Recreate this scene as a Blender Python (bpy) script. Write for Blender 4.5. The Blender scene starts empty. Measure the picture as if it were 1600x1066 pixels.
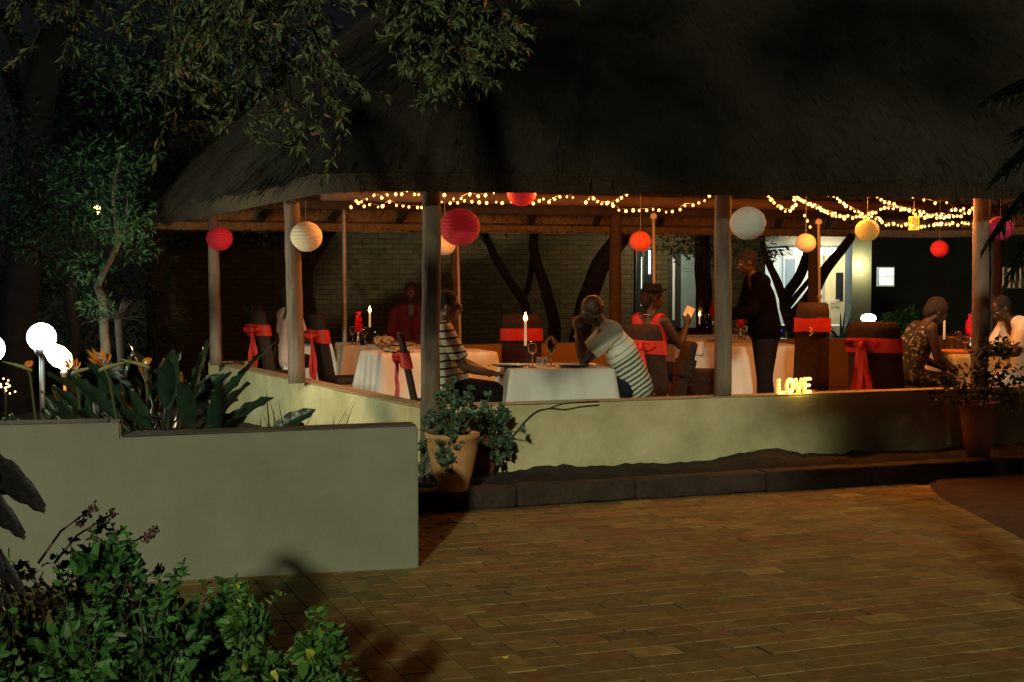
import bpy, bmesh, math, random
import numpy as np
from mathutils import Vector, Matrix, Quaternion
R = math.radians
random.seed(7)
RNG = np.random.default_rng(11)
scn = bpy.context.scene
COL = scn.collection

# ------------------------------------------------------------------ camera, sky, night light, exposure
F = 2100.0                       # focal length in photo pixels (photo is 1600 wide)
PITCH = math.atan(95 / F)
cam_d = bpy.data.cameras.new("camera"); cam = bpy.data.objects.new("camera", cam_d); COL.objects.link(cam)
cam_d.sensor_width = 36; cam_d.lens = 36 * F / 1600; cam_d.clip_end = 400; cam_d.clip_start = .05
cam.location = (0, 0, 1.6); cam.rotation_euler = (math.pi / 2 - PITCH, 0, 0)
scn.camera = cam

SUN_TO = Vector((-.12, -.94, .30)).normalized()      # low flood of light from behind and left of the camera
sun_d = bpy.data.lights.new("sun", 'SUN'); sun_d.energy = 1.25; sun_d.angle = R(2); sun_d.color = (1.0, .99, .68)
sun = bpy.data.objects.new("sun", sun_d); COL.objects.link(sun)
sun.rotation_euler = SUN_TO.to_track_quat('Z', 'Y').to_euler()

w = bpy.data.worlds.new("World"); scn.world = w; w.use_nodes = True
nt = w.node_tree; bgn = nt.nodes['Background']
sky = nt.nodes.new('ShaderNodeTexSky'); sky.sky_type = 'NISHITA'; sky.sun_disc = False
sky.sun_elevation = math.asin(SUN_TO.z); sky.sun_rotation = math.atan2(SUN_TO.x, SUN_TO.y)
hs_ = nt.nodes.new('ShaderNodeHueSaturation'); hs_.inputs['Saturation'].default_value = .35
nt.links.new(sky.outputs[0], hs_.inputs['Color']); nt.links.new(hs_.outputs[0], bgn.inputs[0]); bgn.inputs[1].default_value = .0009

scn.view_settings.view_transform = 'Standard'; scn.view_settings.look = 'None'
scn.view_settings.exposure = 0; scn.view_settings.gamma = 1
scn.cycles.max_bounces = 6; scn.cycles.diffuse_bounces = 3; scn.cycles.glossy_bounces = 3
scn.cycles.transmission_bounces = 6; scn.cycles.transparent_max_bounces = 6
scn.cycles.sample_clamp_indirect = 3; scn.cycles.use_denoising = True
scn.cycles.caustics_reflective = False; scn.cycles.caustics_refractive = False

def at(px, py, D):
    """a point of the place at depth D (metres in front of the camera) seen in that direction"""
    dx = (px - 800) / F; dy = (533 - py) / F
    fw = Vector((0, math.cos(PITCH), -math.sin(PITCH))); up = Vector((0, math.sin(PITCH), math.cos(PITCH)))
    d = fw + up * dy + Vector((1, 0, 0)) * dx
    return Vector((0, 0, 1.6)) + d * (D / d.y)

# ------------------------------------------------------------------ materials
M = {}
def mat(name, col, rough=.7, var=.15, scale=8, bump=0, bscale=60, metal=0, spec=.5, emit=None, es=0, trans=0, sss=0, alt=None, mix=.5, stretch=(1, 1, 1)):
    m = bpy.data.materials.new(name); m.use_nodes = True; t = m.node_tree; b = t.nodes['Principled BSDF']
    b.inputs['Roughness'].default_value = rough; b.inputs['Metallic'].default_value = metal
    b.inputs['Specular IOR Level'].default_value = spec
    if trans: b.inputs['Transmission Weight'].default_value = trans
    tc = t.nodes.new('ShaderNodeTexCoord'); mp = t.nodes.new('ShaderNodeMapping'); mp.inputs['Scale'].default_value = stretch
    t.links.new(tc.outputs['Object'], mp.inputs[0])
    n = t.nodes.new('ShaderNodeTexNoise'); n.inputs['Scale'].default_value = scale; n.inputs['Detail'].default_value = 6
    n.inputs['Roughness'].default_value = .65
    t.links.new(mp.outputs[0], n.inputs['Vector'])
    cr = t.nodes.new('ShaderNodeValToRGB'); e = cr.color_ramp.elements
    c0 = [c * (1 - var) for c in col] + [1]; c1 = list(alt or [min(1, c * (1 + var)) for c in col]) + [1]
    e[0].position = .3; e[0].color = c0; e[1].position = .3 + .8 * mix; e[1].color = c1
    t.links.new(n.outputs['Fac'], cr.inputs[0]); t.links.new(cr.outputs[0], b.inputs['Base Color'])
    if bump:
        n2 = t.nodes.new('ShaderNodeTexNoise'); n2.inputs['Scale'].default_value = bscale; n2.inputs['Detail'].default_value = 4
        t.links.new(mp.outputs[0], n2.inputs['Vector'])
        bp = t.nodes.new('ShaderNodeBump'); bp.inputs['Strength'].default_value = bump; bp.inputs['Distance'].default_value = .02
        t.links.new(n2.outputs['Fac'], bp.inputs['Height']); t.links.new(bp.outputs[0], b.inputs['Normal'])
    if emit:
        b.inputs['Emission Color'].default_value = (*emit, 1); b.inputs['Emission Strength'].default_value = es
    M[name] = m
    return m

def mat_attr(name, rough=.8, bump=.3, bscale=90, spec=.4):
    """surface coloured piece by piece from its own colour attribute (bricks, leaves)"""
    m = bpy.data.materials.new(name); m.use_nodes = True; t = m.node_tree; b = t.nodes['Principled BSDF']
    b.inputs['Roughness'].default_value = rough; b.inputs['Specular IOR Level'].default_value = spec
    a = t.nodes.new('ShaderNodeAttribute'); a.attribute_name = 'tint'
    tc = t.nodes.new('ShaderNodeTexCoord')
    n = t.nodes.new('ShaderNodeTexNoise'); n.inputs['Scale'].default_value = 14; n.inputs['Detail'].default_value = 6
    t.links.new(tc.outputs['Object'], n.inputs['Vector'])
    mr = t.nodes.new('ShaderNodeMapRange'); mr.inputs[1].default_value = .3; mr.inputs[2].default_value = .7
    mr.inputs[3].default_value = .72; mr.inputs[4].default_value = 1.2
    t.links.new(n.outputs['Fac'], mr.inputs[0])
    mx = t.nodes.new('ShaderNodeVectorMath'); mx.operation = 'SCALE'
    t.links.new(a.outputs['Color'], mx.inputs[0]); t.links.new(mr.outputs[0], mx.inputs['Scale'])
    t.links.new(mx.outputs[0], b.inputs['Base Color'])
    if bump:
        n2 = t.nodes.new('ShaderNodeTexNoise'); n2.inputs['Scale'].default_value = bscale; n2.inputs['Detail'].default_value = 4
        t.links.new(tc.outputs['Object'], n2.inputs['Vector'])
        bp = t.nodes.new('ShaderNodeBump'); bp.inputs['Strength'].default_value = bump; bp.inputs['Distance'].default_value = .01
        t.links.new(n2.outputs['Fac'], bp.inputs['Height']); t.links.new(bp.outputs[0], b.inputs['Normal'])
    M[name] = m
    return m

mat('plaster_yellow', (.46, .42, .20), .85, .10, 1.7, .25, 40, alt=(.70, .64, .37), mix=.42)
mat('plaster_dimmed', (.245, .255, .190), .85, .10, 1.3, .14, 60, alt=(.305, .312, .235), mix=.4)  # weaker light on the garden wall put into a darker base colour
mat('plaster_orange', (.50, .30, .12), .8, .1, 3)
mat('cap_dirty', (.10, .10, .075), .9, .4, 12, .3)
mat('wall_cap', (.42, .36, .20), .85, .25, 9, .3)
mat('soil', (.018, .013, .010), .95, .5, 9, .8, 30)
mat('earth_red', (.075, .040, .024), .95, .4, 4, .6, 20)
mat('kerb_stone', (.048, .030, .020), .9, .35, 6, .6, 35)
mat('joint_sand', (.030, .022, .012), .95, .4, 20, .5, 60)
mat('floor_tile', (.42, .20, .09), .45, .18, 5)
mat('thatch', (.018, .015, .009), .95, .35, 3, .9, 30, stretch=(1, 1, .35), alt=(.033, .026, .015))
mat('thatch_cut', (.048, .030, .014), .95, .5, 30, .9, 60)
mat('thatch_straw', (.40, .28, .12), .9, .45, 25, .4, 80)
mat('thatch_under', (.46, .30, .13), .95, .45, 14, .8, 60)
mat('pole_wood', (.17, .12, .09), .8, .35, 9, .7, 22, stretch=(1, 1, .12), alt=(.27, .21, .16))
mat('beam_wood', (.13, .075, .04), .8, .3, 7, .4, 30)
mat('bark', (.035, .026, .019), .95, .45, 7, 1, 18, stretch=(1, 1, .3))
mat('bark_pale', (.20, .17, .12), .95, .45, 9, .8, 18, stretch=(1, 1, .4))
mat('bark_dark', (.018, .013, .010), .95, .4, 7, .8, 18)
mat('steel_pale', (.45, .43, .40), .4, .15, 10, metal=.3)
mat('conduit', (.36, .30, .22), .5, .1, 10)
mat('cloth_white', (.70, .72, .67), .9, .05, 5, .2, 160)
mat('cloth_cream', (.62, .52, .38), .9, .06, 5, .2, 160)
mat('napkin', (.78, .76, .70), .9, .05, 8, .3, 60)
mat('napkin_tan', (.55, .40, .22), .9, .1, 8, .3, 60)
mat('chair_brown', (.045, .025, .017), .6, .3, 30, .4, 120, spec=.12)
mat('chair_wood', (.06, .032, .02), .5, .3, 9)
mat('sash_red', (.60, .028, .014), .6, .15, 12, .3, 30)
mat('sash_dark', (.40, .012, .02), .7, .15, 12, .3, 30)
mat('tulle_red', (.85, .02, .05), .5, .2, 12, .3, 50, emit=(1, .02, .05), es=0)
mat('candle_wax', (.85, .78, .68), .4, .04, 12, emit=(1, .55, .25), es=.35)
mat('flame', (1, .6, .2), .5, 0, emit=(1, .50, .17), es=8)
mat('iron_black', (.012, .011, .010), .45, .2, 10, metal=.5)
mat('china', (.74, .73, .70), .25, .03, 5)
mat('silver', (.6, .58, .55), .25, .05, 5, metal=1)
m_ = mat('glass', (.95, .95, .95), .02, 0, trans=1)
mat('charger', (.06, .03, .02), .35, .2, 10)
mat('juice', (.9, .35, .08), .2, .1, 5)
mat('card_green', (.55, .66, .58), .6, .08, 30)
mat('paper_white', (.80, .80, .76), .8, .03, 10)
mat('lantern_wire', (.3, .3, .3), .5, .1, 10)
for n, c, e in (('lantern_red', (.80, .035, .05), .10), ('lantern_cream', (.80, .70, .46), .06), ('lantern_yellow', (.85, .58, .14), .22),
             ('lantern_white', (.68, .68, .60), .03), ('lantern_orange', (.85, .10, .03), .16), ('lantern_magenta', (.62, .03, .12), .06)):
    mat(n, c, .7, .07, 5, .15, 90, emit=c, es=e)  # faint emission stands in for outside light through the unlit paper
mat('bulb', (1, .7, .4), .5, 0, emit=(1, .44, .11), es=4.2)
mat('string_wire', (.03, .02, .015), .6, .1, 10)
mat('letter_tin', (.85, .55, .10), .5, .1, 8, emit=(1, .55, .05), es=.9)
mat('letter_bulb', (1, .8, .4), .5, 0, emit=(1, .80, .30), es=7)
mat('globe_cold', (1, 1, 1), .3, 0, emit=(.80, 1, .97), es=14)
mat('flame_warm', (1, .8, .5), .3, 0, emit=(1, .70, .34), es=12)
mat('lamp_orange', (1, .7, .3), .3, 0, emit=(1, .50, .18), es=9)
mat('strip_cold', (1, 1, 1), .3, 0, emit=(.82, .95, 1), es=12)
mat('sconce', (1, 1, 1), .3, 0, emit=(1, .92, .60), es=9)
mat('pane_lit', (.8, .85, .75), .3, .06, 6, emit=(.86, 1, .80), es=1.15)
mat('pane_dark', (.02, .025, .03), .1, .2, 6)
mat('bar_glow', (.3, .2, .1), .4, .3, 5, emit=(1, .50, .20), es=.12)  # light on the window bars put in as weak emission
mat('frame_white', (.75, .76, .74), .5, .05, 6)
mat('frame_black', (.02, .02, .02), .5, .1, 6)
mat('door_blue', (.20, .28, .30), .5, .15, 3)
mat('stud', (.05, .055, .06), .5, .1, 6)
mat('house_white', (.66, .70, .64), .8, .05, 2, .1, 30)
mat('house_cream', (.78, .66, .38), .8, .06, 2)
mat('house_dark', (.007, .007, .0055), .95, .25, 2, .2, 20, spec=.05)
mat('pillar_green', (.10, .11, .075), .85, .12, 3)
mat('roof_dark', (.02, .018, .016), .9, .3, 6)
mat('terracotta', (.56, .30, .12), .8, .18, 8, .25, 50)
mat('terracotta_dark', (.20, .06, .03), .8, .2, 8, .2, 50)
mat('cable', (.012, .012, .012), .5, .1, 9)
mat('petal_orange', (.85, .28, .03), .6, .2, 20)
mat('petal_beak', (.30, .30, .10), .6, .2, 20)
mat('stem_green', (.06, .085, .03), .7, .3, 10)
mat('stem_red', (.12, .05, .03), .7, .3, 10)
mat('skin_deep', (.044, .020, .012), .48, .14, 14, .15, 200)
mat('skin_mid', (.17, .082, .050), .48, .12, 14, .15, 200)
mat('hair_black', (.008, .007, .007), .7, .3, 60, .8, 150)
mat('eye_white', (.22, .20, .18), .25, .02, 9)
mat('lens_frame', (.02, .02, .02), .3, .1, 9)
mat('lens_glass', (.5, .5, .5), .05, .1, 9, metal=.9)
mat('cloth_black', (.010, .010, .012), .9, .3, 20, .3, 120, spec=.12)
mat('cloth_navy', (.014, .020, .032), .9, .3, 20, .3, 120, spec=.12)
mat('cloth_waiter', (.003, .0025, .003), .95, .3, 20, .3, 120, spec=.03)
mat('shirt_white', (.74, .72, .68), .85, .06, 8, .3, 30)
mat('shirt_pink', (.62, .45, .38), .85, .06, 8, .3, 30)
mat('shirt_maroon', (.10, .016, .02), .85, .15, 8, .3, 30, spec=.12)
mat('print_dress', (.012, .012, .014), .85, .2, 26, .2, 60, alt=(.26, .26, .25), mix=.32)
e_ = M['print_dress'].node_tree.nodes['Color Ramp'].color_ramp.elements if 'print_dress' in M else None
if e_: e_[0].position = .53; e_[1].position = .60
mat('bead_blue', (.0, .0, .6), .4, .1, 9, emit=(.05, .05, 1), es=.8)
mat('brick_wall_far', (.3, .25, .12), .9, .1, 4)
mat('lamp_dark', (.015, .015, .015), .5, .1, 9)
mat('frond', (.030, .085, .030), .55, .35, 9, spec=.6)
mat('paddle', (.020, .045, .024), .38, .35, 5, .2, 30, spec=.6)
mat('dark_leaf', (.012, .010, .009), .6, .3, 6, .3, 30)
mat_attr('paver', .82, .45, 70)
mat_attr('leafage', .55, 0, spec=.5)
mat_attr('leafage_soft', .75, 0, spec=.25)

def brick_mat():
    m = mat('brick_courses', (.3, .25, .12), .9, .1, 4)
    t = m.node_tree; b = t.nodes['Principled BSDF']
    for l in list(b.inputs['Base Color'].links): t.links.remove(l)
    tc = t.nodes.new('ShaderNodeTexCoord')
    sp = t.nodes.new('ShaderNodeSeparateXYZ'); cb = t.nodes.new('ShaderNodeCombineXYZ')
    t.links.new(tc.outputs['Object'], sp.inputs[0]); t.links.new(sp.outputs[0], cb.inputs[0]); t.links.new(sp.outputs[2], cb.inputs[1])
    br = t.nodes.new('ShaderNodeTexBrick'); br.inputs['Scale'].default_value = 1
    br.inputs['Brick Width'].default_value = .235; br.inputs['Row Height'].default_value = .085
    br.inputs['Mortar Size'].default_value = .008; br.inputs['Bias'].default_value = -.1
    br.inputs['Color1'].default_value = (.088, .058, .020, 1); br.inputs['Color2'].default_value = (.055, .035, .013, 1)
    br.inputs['Mortar'].default_value = (.034, .024, .013, 1)
    t.links.new(cb.outputs[0], br.inputs['Vector'])
    t.links.new(br.outputs['Color'], b.inputs['Base Color'])
    bp = t.nodes.new('ShaderNodeBump'); bp.inputs['Strength'].default_value = .7; bp.inputs['Distance'].default_value = .01; bp.invert = True
    t.links.new(br.outputs['Fac'], bp.inputs['Height']); t.links.new(bp.outputs[0], b.inputs['Normal'])
brick_mat()

def stripe_mat(name, axis, period, duty, ca, cb_, yoke=None, yoke_at=0, second=None, second_at=0):
    """knitted stripes across the garment: position along `axis` of the garment"""
    m = bpy.data.materials.new(name); m.use_nodes = True; t = m.node_tree; b = t.nodes['Principled BSDF']
    b.inputs['Roughness'].default_value = .9
    tc = t.nodes.new('ShaderNodeTexCoord')
    dp = t.nodes.new('ShaderNodeVectorMath'); dp.operation = 'DOT_PRODUCT'; dp.inputs[1].default_value = axis
    t.links.new(tc.outputs['Object'], dp.inputs[0])
    nz = t.nodes.new('ShaderNodeTexNoise'); nz.inputs['Scale'].default_value = 7; t.links.new(tc.outputs['Object'], nz.inputs['Vector'])
    mm = t.nodes.new('ShaderNodeMath'); mm.operation = 'MULTIPLY_ADD'; mm.inputs[1].default_value = .03
    t.links.new(nz.outputs['Fac'], mm.inputs[0]); t.links.new(dp.outputs['Value'], mm.inputs[2])
    def ma(op, a, v):
        n = t.nodes.new('ShaderNodeMath'); n.operation = op; t.links.new(a, n.inputs[0]); n.inputs[1].default_value = v; return n.outputs[0]
    v = mm.outputs[0]
    fr = ma('FRACT', ma('MULTIPLY', v, 1 / period), 0)
    st = ma('GREATER_THAN', fr, duty)
    def mixc(f, a, b2):
        n = t.nodes.new('ShaderNodeMix'); n.data_type = 'RGBA'
        t.links.new(f, n.inputs[0])
        for i, x in ((6, a), (7, b2)):
            if isinstance(x, tuple): n.inputs[i].default_value = (*x, 1)
            else: t.links.new(x, n.inputs[i])
        return n.outputs[2]
    c = mixc(st, ca, cb_)
    if second:
        fr2 = ma('FRACT', ma('MULTIPLY', v, 1 / second[0]), 0)
        c2 = mixc(ma('GREATER_THAN', fr2, second[1]), second[2], second[3])
        c = mixc(ma('GREATER_THAN', v, second_at), c2, c)
    if yoke:
        c = mixc(ma('GREATER_THAN', v, yoke_at), c, yoke)
    t.links.new(c, b.inputs['Base Color'])
    n2 = t.nodes.new('ShaderNodeTexNoise'); n2.inputs['Scale'].default_value = 22; t.links.new(tc.outputs['Object'], n2.inputs['Vector'])
    bp = t.nodes.new('ShaderNodeBump'); bp.inputs['Strength'].default_value = .5; bp.inputs['Distance'].default_value = .02
    t.links.new(n2.outputs['Fac'], bp.inputs['Height']); t.links.new(bp.outputs[0], b.inputs['Normal'])
    M[name] = m

# ------------------------------------------------------------------ object helpers
def tag(o, label=None, cat=None, group=None, kind=None):
    if label: o['label'] = label
    if cat: o['category'] = cat
    if group: o['group'] = group
    if kind: o['kind'] = kind
    return o
def thing(name, label, cat, loc=(0, 0, 0), rz=0, group=None):
    o = bpy.data.objects.new(name, None); COL.objects.link(o); o.empty_display_size = .1
    o.location = loc; o.rotation_euler = (0, 0, rz)
    return tag(o, label, cat, group)
def link(name, me, m, parent=None, smooth=False):
    if isinstance(m, str): m = M[m]
    me.materials.clear(); me.materials.append(m)
    if smooth:
        me.polygons.foreach_set('use_smooth', [True] * len(me.polygons))
    o = bpy.data.objects.new(name, me); COL.objects.link(o)
    if parent: o.parent = parent
    return o
def ob(name, bm, m, parent=None, smooth=False):
    me = bpy.data.meshes.new(name); bm.to_mesh(me); bm.free()
    return link(name, me, m, parent, smooth)
def dup(root, loc=None, rz=None, label=None, group=None):
    r = root.copy(); COL.objects.link(r)
    if loc is not None: r.location = loc
    if rz is not None: r.rotation_euler = (0, 0, rz)
    if label: r['label'] = label
    if group: r['group'] = group
    for ch in list(root.children):
        c = ch.copy(); COL.objects.link(c); c.parent = r
        for g in list(ch.children):
            d = g.copy(); COL.objects.link(d); d.parent = c
    return r
def kids(root, name):
    return [c for c in root.children if c.name.split('.')[0] == name]

def box(bm, c, s, rz=0, rot=None, bev=0):
    mt = Matrix.Translation(c) @ (rot.to_4x4() if rot is not None else Matrix.Rotation(rz, 4, 'Z')) @ Matrix.Diagonal((*s, 1))
    r = bmesh.ops.create_cube(bm, size=1, matrix=mt)
    if bev:
        es = list({e for v in r['verts'] for e in v.link_edges})
        bmesh.ops.bevel(bm, geom=es, offset=bev, segments=2, affect='EDGES', profile=.6)
def tube(bm, pts, rads, n=8, cap=True):
    pts = [Vector(p) for p in pts]
    if not hasattr(rads, '__len__'): rads = [rads] * len(pts)
    rings = []; ref = None
    for i, p in enumerate(pts):
        d = (pts[min(i + 1, len(pts) - 1)] - pts[max(i - 1, 0)])
        if d.length < 1e-9: d = Vector((0, 0, 1))
        d.normalize()
        if ref is None:
            ref = d.orthogonal().normalized()
        a = (ref - d * ref.dot(d))
        a = a.normalized() if a.length > 1e-6 else d.orthogonal().normalized()
        ref = a; b = d.cross(a)
        rings.append([bm.verts.new(p + (a * math.cos(2 * math.pi * k / n) + b * math.sin(2 * math.pi * k / n)) * rads[i]) for k in range(n)])
    for r0, r1 in zip(rings, rings[1:]):
        for k in range(n):
            bm.faces.new((r0[k], r0[(k + 1) % n], r1[(k + 1) % n], r1[k]))
    if cap:
        bm.faces.new(rings[0][::-1]); bm.faces.new(rings[-1])
def lathe(bm, prof, n=20, c=(0, 0, 0), closed=False):
    c = Vector(c); rings = []
    for r, z in prof:
        rings.append([bm.verts.new(c + Vector((r * math.cos(2 * math.pi * k / n), r * math.sin(2 * math.pi * k / n), z))) for k in range(n)])
    for a, b in zip(rings, rings[1:]):
        for k in range(n): bm.faces.new((a[k], a[(k + 1) % n], b[(k + 1) % n], b[k]))
    if closed:
        bm.faces.new(rings[0][::-1]); bm.faces.new(rings[-1])
def ball(bm, c, r, sub=2, sc=(1, 1, 1), rot=None):
    mt = Matrix.Translation(c) @ (rot.to_4x4() if rot is not None else Matrix.Identity(4)) @ Matrix.Diagonal((sc[0] * r, sc[1] * r, sc[2] * r, 1))
    bmesh.ops.create_icosphere(bm, subdivisions=sub, radius=1, matrix=mt)
def prism(bm, poly, z0, z1):
    a = [bm.verts.new((x, y, z0)) for x, y in poly]; b = [bm.verts.new((x, y, z1)) for x, y in poly]
    n = len(poly)
    bm.faces.new(a[::-1]); bm.faces.new(b)
    for k in range(n): bm.faces.new((a[k], a[(k + 1) % n], b[(k + 1) % n], b[k]))
    bmesh.ops.recalc_face_normals(bm, faces=bm.faces)
def NB(): return bmesh.new()

def mesh_np(name, V, Fc, cols=None):
    """mesh from numpy arrays: V (n,3), Fc (m,k); cols (m,3) one colour per face"""
    me = bpy.data.meshes.new(name)
    m, k = Fc.shape
    me.vertices.add(len(V)); me.vertices.foreach_set('co', np.asarray(V, dtype=np.float32).ravel())
    me.loops.add(m * k); me.loops.foreach_set('vertex_index', Fc.astype(np.int32).ravel())
    me.polygons.add(m); me.polygons.foreach_set('loop_start', np.arange(0, m * k, k, dtype=np.int32))
    me.polygons.foreach_set('loop_total', np.full(m, k, dtype=np.int32))
    me.polygons.foreach_set('use_smooth', [False] * m)
    me.update(calc_edges=True)
    if cols is not None:
        a = me.color_attributes.new('tint', 'FLOAT_COLOR', 'CORNER')
        c = np.ones((m, k, 4), dtype=np.float32); c[:, :, :3] = cols[:, None, :]
        a.data.foreach_set('color', c.ravel())
    return me

def leaf_mesh(name, P, Dr, L, W, cols, fold=.25, curl=.15, shape='lance'):
    """P leaf bases, Dr directions, L lengths, W widths (fraction of L): real little leaves with a fold and a curl"""
    n = len(P)
    Dr = Dr / np.maximum(1e-6, np.linalg.norm(Dr, axis=1, keepdims=True))
    rnd = RNG.normal(size=(n, 3)); S = np.cross(Dr, rnd); S /= np.maximum(1e-6, np.linalg.norm(S, axis=1, keepdims=True))
    N = np.cross(S, Dr); L = L[:, None]; Wd = W * L
    base = P; tip = P + Dr * L - N * curl * L
    if shape == 'lance':
        mid = P + Dr * L * .45 + N * .04 * L
        l = mid + S * Wd * .5 + N * fold * Wd; r = mid - S * Wd * .5 + N * fold * Wd
        V = np.stack([base, l, tip, r, mid], 1).reshape(-1, 3); o = (np.arange(n) * 5)[:, None]
        Fc = np.concatenate([o + [0, 4, 1], o + [1, 4, 2], o + [2, 4, 3], o + [3, 4, 0]], 0)
    else:
        a = P + Dr * L * .3; b = P + Dr * L * .72 - N * curl * .4 * L
        la = a + S * Wd * .48 + N * fold * Wd; ra = a - S * Wd * .48 + N * fold * Wd
        lb = b + S * Wd * .40 + N * fold * .7 * Wd; rb = b - S * Wd * .40 + N * fold * .7 * Wd
        V = np.stack([base, la, lb, tip, rb, ra, a, b], 1).reshape(-1, 3); o = (np.arange(n) * 8)[:, None]
        Fc = np.concatenate([o + [0, 6, 1], o + [1, 6, 7], o + [1, 7, 2], o + [2, 7, 3], o + [3, 7, 4], o + [4, 7, 5], o + [5, 7, 6], o + [5, 6, 0]], 0)
    k = len(Fc) // n
    return mesh_np(name, V, Fc, np.tile(cols, (k, 1)))

def greens(n, base, var=.35, alt=None, frac=.0):
    c = np.array(base)[None, :] * (1 + RNG.uniform(-var, var, (n, 1))) * (1 + RNG.uniform(-.12, .12, (n, 3)))
    if alt is not None:
        k = RNG.random(n) < frac; c[k] = np.array(alt) * (1 + RNG.uniform(-.3, .3, (k.sum(), 1)))
    return c.clip(0, 1)

def crown(name, clumps, per, L, W, base, parent=None, alt=None, frac=0, droop=.3, m='leafage', shape='lance', var=.35):
    """clumps: list of (centre, radius) - leaves spread through each"""
    P, Dd = [], []
    for c, r in clumps:
        n = int(per * max(.3, r ** 1.5 * 3))
        d = RNG.normal(size=(n, 3)); d /= np.linalg.norm(d, axis=1, keepdims=True)
        rr = r * RNG.random((n, 1)) ** .45
        sc = np.array([1.1, 1.1, .75])
        P.append(np.array(c)[None] + d * rr * sc)
        dd = d * .8 + RNG.normal(size=(n, 3)) * .7; dd[:, 2] -= droop
        Dd.append(dd)
    P = np.concatenate(P); Dd = np.concatenate(Dd); n = len(P)
    Ls = L * RNG.uniform(.45, 1.35, n)
    me = leaf_mesh(name, P, Dd, Ls, W, greens(n, base, var, alt, frac), shape=shape)
    return link(name, me, m, parent)

def twig_path(p0, d0, length, n=8, droop=.05, wig=.18):
    p = Vector(p0); d = Vector(d0).normalized(); pts = [p.copy()]
    for i in range(n):
        d = (d + Vector((random.gauss(0, wig), random.gauss(0, wig), random.gauss(0, wig) - droop))).normalized()
        p = p + d * (length / n); pts.append(p.copy())
    return pts

# ------------------------------------------------------------------ plan of the place
U = Vector((math.cos(R(20)), math.sin(R(20)), 0)); V_ = Vector((-U.y, U.x, 0))     # along and across the pavilion
Nc = Vector((-.685, 9.92, 0)); FLc = Vector((-3.51, 15.5, 0))
FRc = Nc + Vector((.94, .345, 0)) * 11.0
BKm = Vector((-.66, 16.56, 0)); BKr = Vector((7.2, 19.5, 0))
E = [Vector((-1.2, 9.22, 0)), Vector((10.1, 13.3, 0)), Vector((6.65, 20.5, 0)), Vector((-4.65, 16.4, 0))]
FL = .15          # pavilion floor level

# ground
bm = NB()
gs = 40
for i in range(gs):
    for j in range(gs): pass
bmesh.ops.create_grid(bm, x_segments=60, y_segments=60, size=70, matrix=Matrix.Translation((0, 40, -.035)))
tag(ob('ground', bm, 'soil'), kind='structure')

# paving: individually laid clay pavers, two laying directions
def paving():
    Vs, Fs, Cs = [], [], []
    bl, bw, g = .23, .138, .0018
    def put(c, a, b, l, wd):
        k = len(Vs) * 8
        dz = random.gauss(0, .0007); tl = random.gauss(0, .0022); tw = random.gauss(0, .003)
        be = .004
        if random.random() < .55: l -= random.uniform(.003, .014)
        if random.random() < .06: dz -= random.uniform(.002, .006)
        q = []
        for (sx, sy) in ((-1, -1), (1, -1), (1, 1), (-1, 1)):
            p = c + a * (sx * (l / 2 - g)) + b * (sy * (wd / 2 - g)); q.append((p.x, p.y, -.03))
        for (sx, sy) in ((-1, -1), (1, -1), (1, 1), (-1, 1)):
            p = c + a * (sx * (l / 2 - g - be * .5)) + b * (sy * (wd / 2 - g - be * .5))
            q.append((p.x, p.y, dz + tl * sx * l / 2 + tw * sy * wd / 2))
        Vs.append(q)
        for f in ((4, 5, 6, 7), (0, 1, 5, 4), (1, 2, 6, 5), (2, 3, 7, 6), (3, 0, 4, 7)): Fs.append([k + x for x in f])
        t = random.random()
        base = (.31, .220, .068) if t < .5 else (.27, .205, .070) if t < .80 else (.33, .19, .068) if t < .93 else (.41, .30, .09)
        s = random.uniform(.8, 1.18)
        Cs.extend([[x * s for x in base]] * 5)
    o = Vector((-.56, 7.30, 0))
    def inside(p):
        if p.y < 3.9 or p.y > 10.75: return False
        kd = (p - Vector((-.64, 9.20, 0))).dot(V_)
        if kd > .02: return False
        if p.x > 3.27 + max(0, 8.6 - p.y) * .03: return False
        if p.x < -2.6 - 0: return False
        return True
    for j in range(-90, 50):
        for i in range(-30, 60):
            # zone B: running bond along U, to the right of the joint line
            c = o + U * ((i + .5) * bl + (j % 2) * bl / 2) + V_ * ((j + .5) * bw)
            uu = (c - o).dot(U)
            if uu > bl / 2 - 1e-6 and inside(c): put(c, U, V_, bl, bw)
            elif uu > -1e-6 and inside(c) and j % 2 == 0 and False: pass
    for j in range(-90, 50):
        if j % 2:
            c = o + U * (bl / 4) + V_ * ((j + .5) * bw)
            if inside(c): put(c, U, V_, bl / 2, bw)      # the half pavers closing every other course
    for j in range(-45, 25):
        for i in range(-28, 0):
            c = o + U * ((i + .5) * bw) + V_ * ((j + .5) * bl + (i % 2) * bl / 2)
            if inside(c): put(c, V_, U, bl, bw)
    me = mesh_np('paving', np.array(Vs).reshape(-1, 3), np.array(Fs), np.array(Cs))
    tag(link('paving', me, 'paver'), kind='structure')
    # sand bed under the pavers
    bm = NB(); prism(bm, [(-3.2, 3.0), (3.35, 3.0), (3.35, 10.6), (-.7, 9.25), (-3.2, 8.4)], -.034, -.007)
    tag(ob('paving_joint_sand', bm, 'joint_sand'), kind='structure')
paving()

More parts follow.
